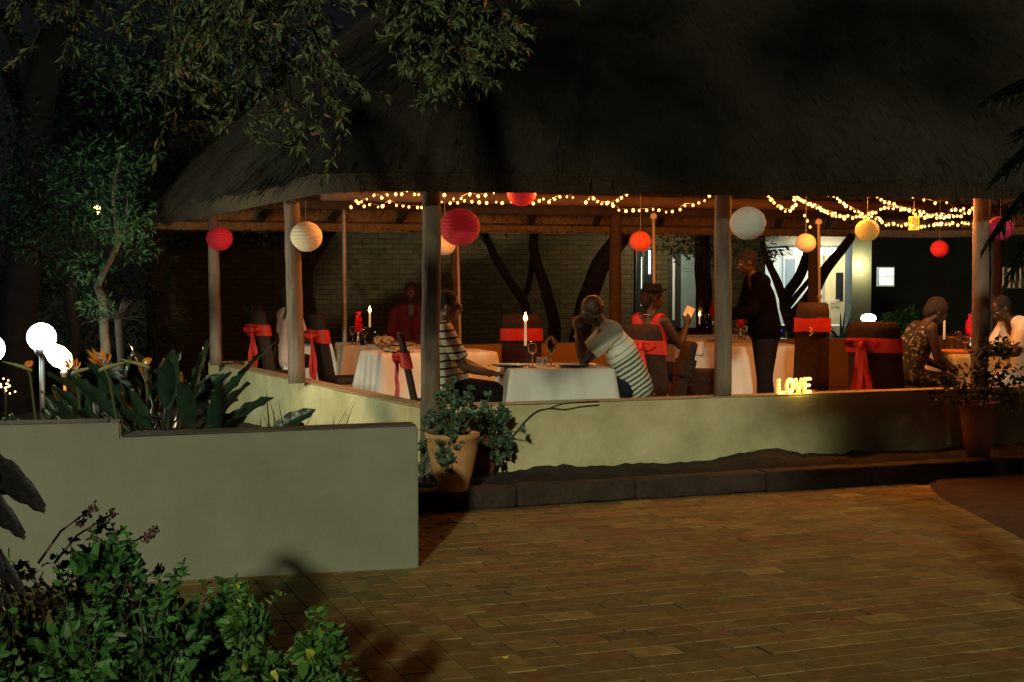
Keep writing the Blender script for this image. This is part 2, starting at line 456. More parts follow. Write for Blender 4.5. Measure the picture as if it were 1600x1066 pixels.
# soil bed in front of the pavilion wall, lumpy
def bump_sheet(name, m, fpos, nu, nv):
    bm = NB(); g = [[bm.verts.new(fpos(i / nu, j / nv)) for j in range(nv + 1)] for i in range(nu + 1)]
    for i in range(nu):
        for j in range(nv): bm.faces.new((g[i][j], g[i + 1][j], g[i + 1][j + 1], g[i][j + 1]))
    return tag(ob(name, bm, m, smooth=True), kind='structure')
from mathutils import noise as NZ
def bed(u, v):
    p = Vector((-.75, 9.30, 0)) + U * (u * 9.5) + V_ * (v * .95)
    n = NZ.noise(Vector((p.x * 1.8, p.y * 2.5, 0))) * .03 + NZ.noise(Vector((p.x * 7, p.y * 7, 3))) * .028 + NZ.noise(Vector((p.x * 19, p.y * 19, 3))) * .014
    edge = min(1, v * 5)
    rise = .07 * max(0, 1 - ((p.x - 2.0) / .36) ** 2) * math.sin(math.pi * min(1, v * 1.2))
    return (p.x, p.y, .155 * min(1, .5 + edge * .5) + (n + rise) * edge)
bump_sheet('soil_bed', 'soil', bed, 160, 20)
def redbed(u, v):
    y = 4 + v * 7.4; x = 3.13 + u * 6 + .02 * NZ.noise(Vector((y * 1.5, 3, 0))) + max(0, y - 9.6) ** 2 * .16
    n = NZ.noise(Vector((x * 2, y * 2, 0))) * .03 + NZ.noise(Vector((x * 9, y * 9, 0))) * .01
    return (x, y, .022 + n * .5 * min(1, u * 12) + (.0 if u > 0 else -.03))
bump_sheet('bare_earth', 'earth_red', redbed, 60, 60)
def gbed(u, v):
    x = -9 + u * 8.5; y = 7.5 + min(x + .52, 0) * .249 + v * 8.6
    lim = Nc.x + (y - 9.9) * (-.506) - .02
    x = min(x, max(lim, -6)) if y > 9.9 else min(x, -.75)
    return (x, y, .12 + NZ.noise(Vector((x * 3, y * 3, 0))) * .05)
bump_sheet('garden_soil', 'soil', gbed, 60, 60)

# kerb: separate rough blocks in a row
kr = thing('stone_kerb', 'long low brown stone kerb in front of the soil bed', 'kerb', (-.66, 9.19, 0))
rows = 0; x = -.08; bi = 0
bmk = NB()
kk = []
while x < 9:
    l = random.uniform(.75, 1.15); bmk = NB()
    c = U * (x + l / 2) + V_ * .09
    box(bmk, (c.x, c.y, .07), (l - .012, .17, .15 + random.uniform(-.008, .008)), rot=Matrix.Rotation(R(20) + random.gauss(0, .006), 3, 'Z'), bev=.018)
    bmesh.ops.subdivide_edges(bmk, edges=[e for e in bmk.edges if e.calc_length() > .3], cuts=9, use_grid_fill=True)
    for v in bmk.verts:
        q = v.co * 7; v.co += Vector((NZ.noise(q), NZ.noise(q + Vector((5, 0, 0))), NZ.noise(q + Vector((0, 5, 0))))) * .012
    ob('kerb_block', bmk, 'kerb_stone', kr, smooth=True); x += l

# pavilion floor
bm = NB(); prism(bm, [(Nc.x + .05, Nc.y + .06), (FRc.x, FRc.y + .06), (BKr.x + 2.6, BKr.y), (BKr.x, BKr.y), (BKm.x, BKm.y), (FLc.x + .05, FLc.y)], -.02, FL)
tag(ob('pavilion_floor', bm, 'floor_tile'), kind='structure')

# ------------------------------------------------------------------ low walls
def wall(name, label, a, b, z0, z1, th, m, cap=None, side=1, capm='wall_cap'):
    a = Vector((a[0], a[1], 0)); b = Vector((b[0], b[1], 0)); d = (b - a); L = d.length; d.normalize()
    nrm = Vector((-d.y, d.x, 0)) * side
    t = thing(name, label, 'wall', (a.x, a.y, 0), math.atan2(d.y, d.x))
    bm = NB(); box(bm, (L / 2, side * th / 2, (z0 + z1) / 2), (L, th, z1 - z0), bev=.012)
    bmesh.ops.subdivide_edges(bm, edges=[e for e in bm.edges if e.calc_length() > 1], cuts=24, use_grid_fill=True)
    for v in bm.verts: v.co += Vector((0, NZ.noise(v.co * 1.3) * .006, NZ.noise(v.co * 2.1) * .005))
    ob('wall_body', bm, m, t, smooth=False)
    if cap:
        bm = NB(); box(bm, (L / 2, side * th / 2, z1 + cap / 2 + .003), (L - .004, th - .006, cap), bev=.006)
        for v in bm.verts: v.co.z += NZ.noise(v.co * 3) * .004
        ob('wall_coping', bm, capm, t)
    return t
FD = Vector((.94, .345, 0)).normalized()
wall('front_wall', 'low yellow plaster wall along the front of the thatched pavilion', Nc, FRc, -.02, .652, .2, 'plaster_yellow', .008)
LD = (FLc - Nc).normalized(); LN = Vector((LD.y, -LD.x, 0))
sA = Nc + LD * .215
wall('side_wall', 'low yellow plaster wall running back along the left side of the pavilion', FLc, sA, -.02, .65, .2, 'plaster_yellow', .01)
wall('back_wall', 'low orange plaster wall at the back left of the pavilion floor', (FLc.x + .2, FLc.y - .02), (BKm.x - .003, BKm.y), -.02, .66, .18, 'plaster_orange', side=1)
bw2 = wall('back_wall', 'taller orange plaster wall with a socket behind the right hand tables', BKm, BKr, -.02, .80, .18, 'plaster_orange', side=1)
# socket on it
sk = at(1291, 540, 18.1)
bm = NB(); box(bm, (0, 0, 0), (.10, .012, .11), bev=.004); so = thing('wall_socket', 'small white electric socket on the orange wall', 'socket', (0, 0, 0))
def on_line(px, a, b):
    k = (px - 800) / F; d = b - a; t = (k * a.y - a.x) / (d.x - k * d.y); return a + d * t
q = on_line(1291, BKm, BKr); so.location = (q.x, q.y - .012, .70); so.rotation_euler = (0, 0, math.atan2((BKr - BKm).y, (BKr - BKm).x))
ob('face_plate', bm, 'frame_white', so); bm = NB(); box(bm, (0, -.008, 0), (.03, .008, .045), bev=.003); ob('socket_hole', bm, 'frame_black', so)

# near garden wall (weaker light painted as grey-green), stepped top
t = thing('garden_wall', 'smooth garden wall painted dimmer for weaker light, with a stepped top nearest the camera', 'wall', (-.52, 7.42, 0), R(14))
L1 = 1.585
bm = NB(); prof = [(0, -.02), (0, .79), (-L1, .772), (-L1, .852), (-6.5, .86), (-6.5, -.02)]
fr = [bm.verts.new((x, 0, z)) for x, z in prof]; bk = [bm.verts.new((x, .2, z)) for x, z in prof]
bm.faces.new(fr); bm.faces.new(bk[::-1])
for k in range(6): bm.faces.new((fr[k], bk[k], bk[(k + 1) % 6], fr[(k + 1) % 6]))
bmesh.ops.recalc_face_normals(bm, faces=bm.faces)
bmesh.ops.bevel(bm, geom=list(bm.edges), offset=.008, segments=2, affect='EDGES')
ob('wall_body', bm, 'plaster_dimmed', t)
bm = NB(); box(bm, (-L1 / 2 + .0, .1, .7855), (L1 - .02, .186, .006)); box(bm, (-4.05, .1, .8605), (4.8, .186, .006)); 
for v in bm.verts:
    if v.co.x > -1.7 : v.co.z += (v.co.x + L1) / L1 * .0145 - .005
    else: v.co.z += 0
ob('wall_coping', bm, 'cap_dirty', t)

# ------------------------------------------------------------------ posts
def post(base, top, r0, r1, label, mname='pole_wood', cat='post', name='wooden_post', bend=.01):
    base = Vector(base); top = Vector(top); t = thing(name, label, cat, base)
    bm = NB(); n = 14; d = top - base
    pts = [d * (i / n) + Vector((NZ.noise(Vector((i * .6, base.x, 1))) * bend, NZ.noise(Vector((i * .6, base.x, 7))) * bend, 0)) for i in range(n + 1)]
    tube(bm, pts, [r0 + (r1 - r0) * i / n for i in range(n + 1)], 16)
    ob('pole', bm, mname, t, smooth=True)
    return t
def wl(px, a, b, z):
    q = on_line(px, a, b); return Vector((q.x, q.y, z))
WT = .662
fa, fb = Nc + Vector((.03, .1, 0)), FRc + Vector((0, .1, 0))
post((-.60, 9.76, .12), (-.585, 9.86, 2.55), .072, .066, 'rough wooden post at the front left corner, beside the succulent pot')
post(wl(1130, fa, fb, WT), wl(1128, fa, fb, 2.62), .072, .066, 'rough wooden post standing on the front wall left of the glowing letters')
post(wl(1532, fa, fb, WT), wl(1531, fa, fb, 2.68), .074, .068, 'rough wooden post on the front wall behind the right hand potted plant')
q = fa + FD * 8.0; post((q.x, q.y, WT), (q.x, q.y, 2.7), .072, .066, 'rough wooden post beyond the right end of the view')
la, lb = Nc + LD * .0 + LN * -.1, FLc + LN * -.1
post(wl(463, la, lb, WT), wl(456, la, lb, 2.55), .078, .070, 'rough wooden post on the side wall next to the cream lantern')
post(wl(337, la, lb, WT), wl(334, la, lb, 2.55), .068, .058, 'rough wooden post at the far left corner behind the red lantern')
post(on_line(537, FLc, BKm) + Vector((0, .08, .15)), on_line(537, FLc, BKm) + Vector((0, .08, 2.55)), .027, .027, 'slim pale metal post at the back of the pavilion left', 'steel_pale', name='metal_post', bend=0)
for px, lab, r in ((711, 'dark wooden post at the back behind the striped woman', .062), (962, 'dark wooden post at the back, right of the leaning man', .085), (1274, 'dark red-brown wooden post at the back in front of the white house', .088), (1560, 'dark wooden post at the back right behind the white shirted man', .08)):
    a, b = (BKm, BKr); q = on_line(px, a, b) + Vector((0, .09, 0))
    post((q.x, q.y, .15), (q.x, q.y, 2.55), r, r * .9, lab, 'beam_wood')
def conduit(pt, pb, D, lab, box_=True):
    a = at(*pt, D); b = at(*pb, D); b.z = FL
    t = thing('service_pole', lab, 'pole', b)
    bm = NB(); tube(bm, [Vector((0, 0, 0)), a - b], .014, 10); ob('pole', bm, 'conduit', t, smooth=True)
    for f in (.35, .62):
        bm = NB(); p = (a - b) * f; tube(bm, [p + Vector((0, 0, -.015)), p + Vector((0, 0, .015))], .026, 10); ob('clamp', bm, 'conduit', t)
    if box_:
        bm = NB(); p = a - b; tube(bm, [p + Vector((0, -.02, 0)), p + Vector((0, .03, 0))], .032, 16); ob('junction_box', bm, 'conduit', t, smooth=False)
conduit((715, 372), (722, 560), 14.4, 'slim pale service pole below the large red lantern', False)
conduit((1021, 338), (1024, 560), 13.6, 'slim pale service pole behind the seated woman in the hat')
conduit((1279, 347), (1284, 560), 14.2, 'slim pale service pole in front of the white house')
conduit((469, 420), (474, 588), 12.9, 'slim pale service pole behind the post with the cream lantern', False)

# ------------------------------------------------------------------ thatched roof
def roof():
    t = thing('thatched_roof', 'huge dark thatched hip roof over the open dining pavilion', 'roof', (0, 0, 0))
    zt = [2.385, 2.495, 2.40, 2.375]
    # rounded eave ring
    ring = []
    rad = [.75, .9, .9, .45]
    for k in range(4):
        p = E[k]; a = (E[k - 1] - p).normalized(); b = (E[(k + 1) % 4] - p).normalized()
        for s in range(9):
            f = s / 8; r = rad[k]
            q = p + a * r * (1 - f) ** 2 + b * r * f ** 2
            ring.append((q, zt[k]))
        q0 = p + b * rad[k]; q1 = E[(k + 1) % 4] + (p - E[(k + 1) % 4]).normalized() * rad[(k + 1) % 4]
        n = int((q1 - q0).length / .16)
        for s in range(1, n):
            f = s / n; ring.append((q0.lerp(q1, f), zt[k] * (1 - f) + zt[(k + 1) % 4] * f))
    HW = 3.97
    fdir = (E[1] - E[0]).normalized(); ldir = (E[3] - E[0]).normalized()
    R0 = (E[0] + E[3]) / 2 + fdir * 3.95; R1 = (E[1] + E[2]) / 2 - fdir * 3.95
    zr = 6.25
    def ridge(q):
        f = (q - R0).dot(fdir) / (R1 - R0).length; f = max(0, min(1, f))
        # points on the hips gather to the ridge ends
        return R0.lerp(R1, f)
    rows = 34; N = len(ring)
    def surf(off, inset):
        g = []
        for i in range(rows + 1):
            f = i / rows; row = []
            for q, z in ring:
                rp = ridge(q)
                q_ = q + (rp - q).normalized() * inset
                p = q_.lerp(rp, f); bell = .10 * math.sin(math.pi * min(1, f * 1.6)) if f < .62 else 0
                zz = z + (zr - z) * f + bell - off
                row.append(Vector((p.x, p.y, zz)))
            g.append(row)
        return g
    outer = surf(0, 0)
    for i, row in enumerate(outer):
        for j, p in enumerate(row):
            p.z += NZ.noise(p * 1.1) * .06 + NZ.noise(p * 4.5) * .028
    for p in outer[0]: p.z -= .03
    inner = surf(.16, .09)
    bm = NB()
    vo = [[bm.verts.new(p) for p in r] for r in outer]
    for i in range(rows):
        for j in range(N):
            bm.faces.new((vo[i][j], vo[i][(j + 1) % N], vo[i + 1][(j + 1) % N], vo[i + 1][j]))
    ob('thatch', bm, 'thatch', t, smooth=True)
    bm = NB()
    vi = [[bm.verts.new(p) for p in r] for r in inner[:-1]]
    for i in range(rows - 1):
        for j in range(N):
            bm.faces.new((vi[i][j], vi[i + 1][j], vi[i + 1][(j + 1) % N], vi[i][(j + 1) % N]))
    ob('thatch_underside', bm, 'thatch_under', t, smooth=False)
    bm = NB(); ve = [bm.verts.new(p + Vector((0, 0, -.002))) for p in outer[0]]; vi = [bm.verts.new(p) for p in inner[0]]
    for j in range(N): bm.faces.new((ve[j], vi[j], vi[(j + 1) % N], ve[(j + 1) % N]))
    ob('thatch_edge', bm, 'thatch_cut', t)
    # straw ends: thousands of thin stalks along the eave, hanging past the edge
    P, Dd = [], []
    for j in range(N):
        a, b = outer[0][j], outer[0][(j + 1) % N]; rp = ridge(a); inw = (Vector((rp.x, rp.y, 0)) - Vector((a.x, a.y, 0))).normalized()
        near = 110
        for k in range(near):
            f = random.random(); h = random.random()
            p = a.lerp(b, f) + inw * (h * .12) + Vector((0, 0, -h * .17 + .06))
            d = -inw * .7 + Vector((0, 0, -.75)) + Vector((random.gauss(0, .12), random.gauss(0, .12), random.gauss(0, .1)))
            P.append(p + inw * .03); Dd.append(d)
    n = len(P)
    me = leaf_mesh('straw_ends', np.array(P), np.array(Dd), RNG.uniform(.03, .07, n), .10, greens(n, (.050, .042, .026), .5))
    link('straw_ends', me, 'leafage_soft', t)
    # underside straw bands visible inside (lath-tied bundles)
    P, Dd = [], []
    for j in range(N):
        rp = ridge(inner[0][j])
        for i in range(2, 10):
            for k in range(10):
                f = (i + random.random()) / rows
                a = inner[0][j].lerp(inner[0][(j + 1) % N], random.random()); hi = inner[12][j]
                p = a.lerp(hi, f * rows / 12) + Vector((0, 0, -.004 - random.random() * .012))
                d = (a - hi) + Vector((random.gauss(0, .1), random.gauss(0, .1), random.gauss(0, .1)))
                P.append(p); Dd.append(d)
    n = len(P)
    me = leaf_mesh('straw_lining', np.array(P), np.array(Dd), RNG.uniform(.15, .35, n), .03, greens(n, (.42, .28, .12), .4))
    link('straw_lining', me, 'leafage_soft', t)
    # loose straw lying down the outer slopes
    P, Dd = [], []
    for k in range(26000):
        i = int(random.random() ** 1.3 * rows * .62); j = random.randrange(N); f = random.random()
        a = outer[i][j].lerp(outer[i][(j + 1) % N], f); hi = outer[i + 1][j].lerp(outer[i + 1][(j + 1) % N], f); g = random.random()
        if a.y > 16 and a.x > -3: continue
        p = a.lerp(hi, g); d = (a - hi).normalized() + Vector((random.gauss(0, .10), random.gauss(0, .10), random.gauss(0, .05)))
        P.append(p + Vector((0, 0, .010))); Dd.append(d)
    n = len(P)
    me = leaf_mesh('loose_straw', np.array(P), np.array(Dd), RNG.uniform(.08, .22, n), .035, greens(n, (.023, .019, .011), .6))
    link('loose_straw', me, 'leafage_soft', t)
    # rafters and laths
    cnt = 0
    for k in range(4):
        p, q = E[k], E[(k + 1) % 4]; L = (q - p).length; m_n = int(L / .95)
        for s in range(m_n + 1):
            f = s / m_n
            a = p.lerp(q, .03 + .94 * f); rp = ridge(a); z0 = zt[k] * (1 - f) + zt[(k + 1) % 4] * f
            a2 = a + (rp - a).normalized() * .38
            A = Vector((a2.x, a2.y, z0 - .22 + .21)); A.z = z0 - .02
            ln = 1.0
            B = Vector((rp.x, rp.y, zr - .38))
            bm = NB(); tube(bm, [A - (B - A).normalized() * .02, A.lerp(B, .97)], [.05, .038], 8)
            ob('rafter', bm, 'beam_wood', t, smooth=True)
    for row in (1, 4, 7, 10, 13):
        bm = NB(); pts = [p + Vector((0, 0, -.015)) for p in inner[row]] + [inner[row][0] + Vector((0, 0, -.015))]
        tube(bm, pts, .016, 6, cap=False); ob('lath', bm, 'beam_wood', t)
    # wall plates on the posts
    for a, b in ((fa - FD * .2, fb), (la + LD * -.2, lb + LD * .2), (Vector((FLc.x - .2, FLc.y, 0)), BKm + Vector((0, .08, 0))), (BKm + Vector((0, .08, 0)), BKr + (BKr - BKm).normalized() * 2)):
        a = Vector((a.x, a.y, 2.49)); b = Vector((b.x, b.y, 2.53)); bm = NB(); tube(bm, [a, b], .075, 12); ob('wall_plate', bm, 'beam_wood', t, smooth=True)
    # one inner tie beam seen across the bays
    a = Vector((-1.9, 13.4, 2.45)); b = a + FD * 10; bm = NB(); tube(bm, [a, b], .06, 12); ob('tie_beam', bm, 'beam_wood', t, smooth=True)
roof()

# ------------------------------------------------------------------ tables
def table(name_label, cloth_label, px, D, wx, wy, rz, drop=.56, clothm='cloth_white', folds=1.0, seed=0):
    """a square dining table with its cloth; centre seen at px, depth D"""
    c = Vector(((px - 800) / F * D, D, FL)); rz = R(rz)
    t = thing('dining_table', name_label, 'table', c, rz)
    bm = NB(); box(bm, (0, 0, .725), (wx - .03, wy - .03, .03), bev=.005); ob('tabletop', bm, 'chair_wood', t)
    for sx in (-1, 1):
        for sy in (-1, 1):
            bm = NB(); box(bm, (sx * (wx / 2 - .08), sy * (wy / 2 - .08), .355), (.055, .055, .71), bev=.004); ob('leg', bm, 'chair_wood', t)
    rnd = random.Random(seed)
    bm = NB(); n = 128; base = []
    rc = .03
    for k in range(n):
        u = k / n * 4; s = int(u); f = u - s
        cs = [(-1, -1), (1, -1), (1, 1), (-1, 1)]
        a, b = cs[s], cs[(s + 1) % 4]
        x = (a[0] + (b[0] - a[0]) * f) * wx / 2; y = (a[1] + (b[1] - a[1]) * f) * wy / 2
        cf = min(f, 1 - f)          # distance to corner
        base.append((Vector((x, y, 0)), cf, s, f))
    rings = []
    ph = [rnd.uniform(0, 6) for _ in range(4)]
    for sc in (.25, .5, .75, .95):
        rings.append([bm.verts.new((p.x * sc, p.y * sc, .745 + NZ.noise(p * sc * 6) * .0015)) for p, *_ in base])
    rings.append([bm.verts.new((p.x * .995, p.y * .995, .742)) for p, *_ in base])
    rowsn = 12
    for r in range(1, rowsn + 1):
        f2 = r / rowsn; row = []
        for (p, cf, s, f) in base:
            out = Vector((p.x / (wx / 2), p.y / (wy / 2), 0))
            nrm = [Vector((0, -1, 0)), Vector((1, 0, 0)), Vector((0, 1, 0)), Vector((-1, 0, 0))][s]
            corner = max(0, 1 - cf / .13)
            dirn = (nrm * (1 - corner * .4) + out.normalized() * corner * .9)
            if cf < .004: dirn = out.normalized() * 1.2
            amp = .028 * folds * f2 ** .8 * (.5 + .5 * math.sin(f * 21 + ph[s])) + .012 * folds * f2 * math.sin(f * 47 + ph[s] * 3)
            o_ = dirn * (amp + .035 * f2 + corner ** 2 * .075 * f2)
            row.append(bm.verts.new((p.x + o_.x, p.y + o_.y, .742 - drop * f2 - corner * .07 * f2 + .01 * math.sin(f * 9 + ph[s]) * f2)))
        rings.append(row)
    c0 = bm.verts.new((0, 0, .745))
    for k in range(n): bm.faces.new((c0, rings[0][k], rings[0][(k + 1) % n]))
    for a, b in zip(rings, rings[1:]):
        for k in range(n): bm.faces.new((a[k], b[k], b[(k + 1) % n], a[(k + 1) % n]))
    cl = ob('tablecloth', bm, clothm, smooth=True); cl.location = c; cl.rotation_euler = (0, 0, rz)
    tag(cl, cloth_label, 'tablecloth')
    return t
TT = FL + .748
def onto(px, py, z=TT):
    """point of a horizontal surface at height z"""
    D = (z - 1.6) / (at(px, py, 1.0).z - 1.6); return at(px, py, D)

T1 = table('square table between the striped woman and the leaning man', 'white tablecloth between the striped woman and the leaning man', 867, 11.02, .83, .80, 8, seed=1, drop=.58)
T2 = table('square table at the left behind the front corner post', 'white tablecloth with a tan napkin hanging off it, left of the front corner post', 640, 13.3, .80, .70, 24, seed=2)
T3 = table('square table at the back left set with a lit candle', 'cream tablecloth under the lit candle at the back left', 590, 15.0, .86, .8, 14, clothm='cloth_cream', seed=3)
T4 = table('square table at the far left beside the person in the pale top', 'white tablecloth corner showing between the cream lantern post and the bow chair', 474, 15.2, .5, .7, 20, seed=4)
T5 = table('square table behind the striped woman', 'white tablecloth corner showing just behind the striped woman\'s lap', 722, 13.5, .52, .7, 18, seed=5)
T6 = table('square table behind the standing waiter', 'long white tablecloth behind the post and the standing waiter', 1158, 14.7, 1.22, .85, 5, seed=6, drop=.6)
T7 = table('square table at the back beyond the standing waiter', 'cream tablecloth on the farthest table behind the waiter', 1105, 17.0, 1.1, .8, 14, clothm='cloth_cream', seed=7)
T8 = table('square table between the woman in the print dress and white shirted man', 'cream tablecloth on the right hand table behind the wooden post', 1525, 13.1, .78, .7, 8, seed=8, folds=1.3, drop=.52)

# ------------------------------------------------------------------ chairs
def chair(label, px, D, rz, sash='sash_red', tail=True, wide=.44, hb=1.08, bow=True, bow_side=0):
    c = Vector(((px - 800) / F * D, D, FL)); t = thing('dining_chair', label, 'chair', c, R(rz), 'dining chairs with red sashes')
    bm = NB(); box(bm, (0, 0, .435), (.44, wide, .07), bev=.02); ob('seat', bm, 'chair_brown', t, smooth=True)
    bm = NB()      # tall padded back, slightly raked, narrowing to the top
    g = []
    for i in range(9):
        f = i / 8; z = .40 + (hb - .40) * f; x = -.20 - .13 * f; hw = wide / 2 * (1 - .10 * f) - (.03 * max(0, f - .9) * 10) * .5
        g.append([bm.verts.new(v) for v in ((x + .02, -hw, z), (x + .02, hw, z), (x - .022, hw, z), (x - .022, -hw, z))])
    for a, b in zip(g, g[1:]):
        for k in range(4): bm.faces.new((a[k], a[(k + 1) % 4], b[(k + 1) % 4], b[k]))
    bm.faces.new(g[0][::-1]); bm.faces.new(g[-1])
    bmesh.ops.recalc_face_normals(bm, faces=bm.faces)
    bmesh.ops.bevel(bm, geom=[e for e in bm.edges if abs((e.verts[0].co - e.verts[1].co).normalized().z) > .5 or e.verts[0].co.z > hb - .01 and e.verts[1].co.z > hb - .01], offset=.012, segments=2, affect='EDGES')
    ob('backrest', bm, 'chair_brown', t, smooth=True)
    for sx, sy in ((1, -1), (1, 1), (-1, -1), (-1, 1)):
        bm = NB(); x = sx * .19; y = sy * (wide / 2 - .03)
        tube(bm, [(x + sx * .02 - (.03 if sx < 0 else 0), y, 0), (x, y, .41)], [.016, .024], 8); ob('leg', bm, 'chair_wood', t, smooth=True)
    # sash: band round the back, bow behind, tails
    z0, z1 = hb - .28, hb - .15
    bm = NB(); rr = []
    for z, s in ((z0, 1.0), (z0 + .04, 1.04), (z1 - .05, 1.03), (z1, .99)):
        f = (z - .40) / (hb - .40); x = -.20 - .13 * f; hw = wide / 2 * (1 - .10 * f) + .008
        rr.append([bm.verts.new((x + dx * s, y, z + NZ.noise(Vector((y * 9, z * 9, px))) * .012)) for dx, y in ((.035, -hw), (.045, 0), (.035, hw), (0, hw + .01), (-.04, hw), (-.055, hw * .4), (-.05, 0), (-.055, -hw * .4), (-.04, -hw), (0, -hw - .01))])
    for a, b in zip(rr, rr[1:]):
        for k in range(10): bm.faces.new((a[k], a[(k + 1) % 10], b[(k + 1) % 10], b[k]))
    sh = ob('sash', bm, sash, t, smooth=True)
    if bow:
        zc = (z0 + z1) / 2; f = (zc - .4) / (hb - .4); xc = -.20 - .13 * f - .075
        for s in (-1, 1):
            bm = NB(); n = 12; loop = []
            for k in range(n + 1):
                a = math.pi * 2 * k / n; y = bow_side + s * (.075 - .075 * math.cos(a)); z = zc + .035 * math.sin(a) + .01
                loop.append((y, z))
            vs = [[bm.verts.new((xc + w_ * (.4 + abs(y - bow_side) * 5) * .6 + .004 * math.sin(k * 2), y, z)) for w_ in (-.045, -.015, .015, .045)] for k, (y, z) in enumerate(loop)]
            for a, b in zip(vs, vs[1:]):
                for k in range(3): bm.faces.new((a[k], b[k], b[k + 1], a[k + 1]))
            ob('bow_loop', bm, sash, sh, smooth=True)
        bm = NB(); ball(bm, (xc, bow_side, zc), .032, 2, (.8, .9, 1.2)); ob('knot', bm, sash, sh, smooth=True)
        if tail:
            for s in (-1, 1):
                bm = NB(); vs = []
                ln = random.uniform(.36, .46)
                for i in range(10):
                    f = i / 9; wv = .022 + .035 * f ** .7
                    yc = bow_side + s * (.012 + .035 * f) + .01 * math.sin(f * 6 + s); z = zc - .02 - ln * f
                    vs.append([bm.verts.new((xc + .018 * math.sin(f * 5 + k * 2.2 + s) + .03 * f * .3, yc + (k - 1.5) / 1.5 * wv, z - (.025 * (k % 2) if i == 9 else 0))) for k in range(4)])
                for a, b in zip(vs, vs[1:]):
                    for k in range(3): bm.faces.new((a[k], a[k + 1], b[k + 1], b[k]))
                ob('bow_tail', bm, sash, sh, smooth=True)
    return t
chair('brown chair with red bow behind the pale topped person at the far left', 440, 14.9, 40, hb=1.12)
chair('brown chair with a red bow just right of the cream lantern post', 541, 13.7, 28, hb=1.10)
chair('brown chair with a broad red band behind the front table\'s candle', 816, 14.3, 88, bow=False, hb=1.10, sash='sash_red')
chair('brown chair the striped woman sits on, red bow left of the post', 688, 11.0, 8, hb=1.02)
chair('brown chair the leaning man in the striped polo sits on', 1018, 11.15, 187, bow=False, hb=.94, sash='chair_brown')
chair('brown chair with a big red bow under the woman in the hat', 1035, 12.8, 50, hb=1.04)
chair('empty low brown chair left of the second post', 1098, 13.0, 78, hb=.62, bow=False, sash='chair_brown')
chair('tall narrow brown chair with a red band behind the glowing letters', 1264, 13.1, 84, bow=False, hb=1.24, wide=.34)
chair('wide brown chair with a hanging red bow under the woman in the print dress', 1382, 12.35, 58, hb=1.08, wide=.52, bow_side=.10)
chair('brown chair at the far right under the white shirted man', 1625, 13.0, 190, hb=1.0, bow=False, sash='sash_dark')
chair('dark red banded chair at the back behind the corner post under the man in maroon', 645, 16.1, 262, hb=1.05, bow=False, sash='sash_dark')

# chair emblem (small embroidered mark on the narrow chair)
em = thing('chair_tag', 'small pale tag hanging on the tall narrow chair back', 'tag', at(1267, 518, 12.72))
bm = NB(); tube(bm, [(-.012, 0, .04), (.014, 0, .02), (-.008, 0, 0), (.015, 0, -.02), (-.012, 0, -.04)], .005, 6); ob('cord_knot', bm, 'napkin', em)

# ------------------------------------------------------------------ table ware
def candle(label, px, py_base, flame=True, h_holder=.16, h=.20, z=TT, power=2.2):
    p = onto(px, py_base, z); t = thing('candlestick', label, 'candle', p)
    bm = NB(); lathe(bm, [(.0, 0), (.045, 0), (.045, .006), (.018, .014), (.007, .03), (.007, h_holder * .5), (.012, h_holder * .55), (.007, h_holder * .6), (.007, h_holder - .02), (.018, h_holder - .01), (.018, h_holder + .012), (.0, h_holder + .012)], 16)
    ob('holder', bm, 'iron_black', t, smooth=True)
    bm = NB(); lathe(bm, [(0, h_holder + .012), (.0115, h_holder + .012), (.0108, h_holder + h * .6), (.0100, h_holder + h), (.004, h_holder + h + .002), (0, h_holder + h)], 14)
    cn = ob('candle', bm, 'candle_wax', t, smooth=True)
    zt = h_holder + h
    bm = NB(); tube(bm, [(0, 0, zt), (.001, 0, zt + .014)], .0012, 5); ob('wick', bm, 'iron_black', cn)
    if flame:
        bm = NB(); lathe(bm, [(0, zt + .002), (.013, zt + .012), (.019, zt + .026), (.014, zt + .046), (.005, zt + .070), (0, zt + .082)], 12); ob('flame', bm, 'flame', cn, smooth=True)
        l = bpy.data.lights.new('candle_light', 'POINT'); l.energy = power; l.color = (1, .45, .16); l.shadow_soft_size = .015
        lo = bpy.data.objects.new('candle_light', l); COL.objects.link(lo); lo.location = (0, 0, zt + .075); lo.parent = t
    return t
candle('lit white candle in a black holder on the front table', 821, 571, h_holder=.15, h=.21)
candle('lit white candle on the back left table beside the red tulle', 578, 537, h_holder=.17, h=.17)
candle('unlit pale candle on the right hand table by the cocktail glasses', 1475, 548, flame=False, h_holder=.10, h=.22)
candle('short lit white candle on the farthest table left of the second post', 1093, 510, h_holder=.02, h=.13, power=.8)

def stem_glass(label, px, py, kind='wine', z=TT, fill=None):
    p = onto(px, py, z); t = thing('wine_glass', label, 'glass', p)
    bm = NB()
    if kind == 'wine': pr = [(.034, 0), (.034, .003), (.005, .008), (.004, .09), (.012, .10), (.030, .12), (.037, .15), (.034, .185), (.029, .205)]
    elif kind == 'martini': pr = [(.035, 0), (.035, .003), (.005, .008), (.004, .10), (.010, .106), (.052, .165)]
    else: pr = [(.036, 0), (.036, .003), (.006, .01), (.005, .075), (.018, .085), (.036, .11), (.040, .15), (.034, .18)]
    inner = [(max(.0005, r - .0016), zz + .0016) for r, zz in pr[::-1] if zz > .095 or (kind == 'goblet' and zz > .08)]
    lathe(bm, [(0, 0)] + pr + inner + [(0, inner[-1][1])], 20); ob('bowl', bm, 'glass', t, smooth=True)
    if fill:
        zz = .108; bm = NB()
        if kind == 'martini': lathe(bm, [(0, .108), (.010, .109), (.040, .148), (0, .148)], 18)
        else: lathe(bm, [(0, .104), (.012, .105), (.027, .122), (.033, .145), (0, .145)], 18)
        ob('drink', bm, fill, t, smooth=True)
    return t
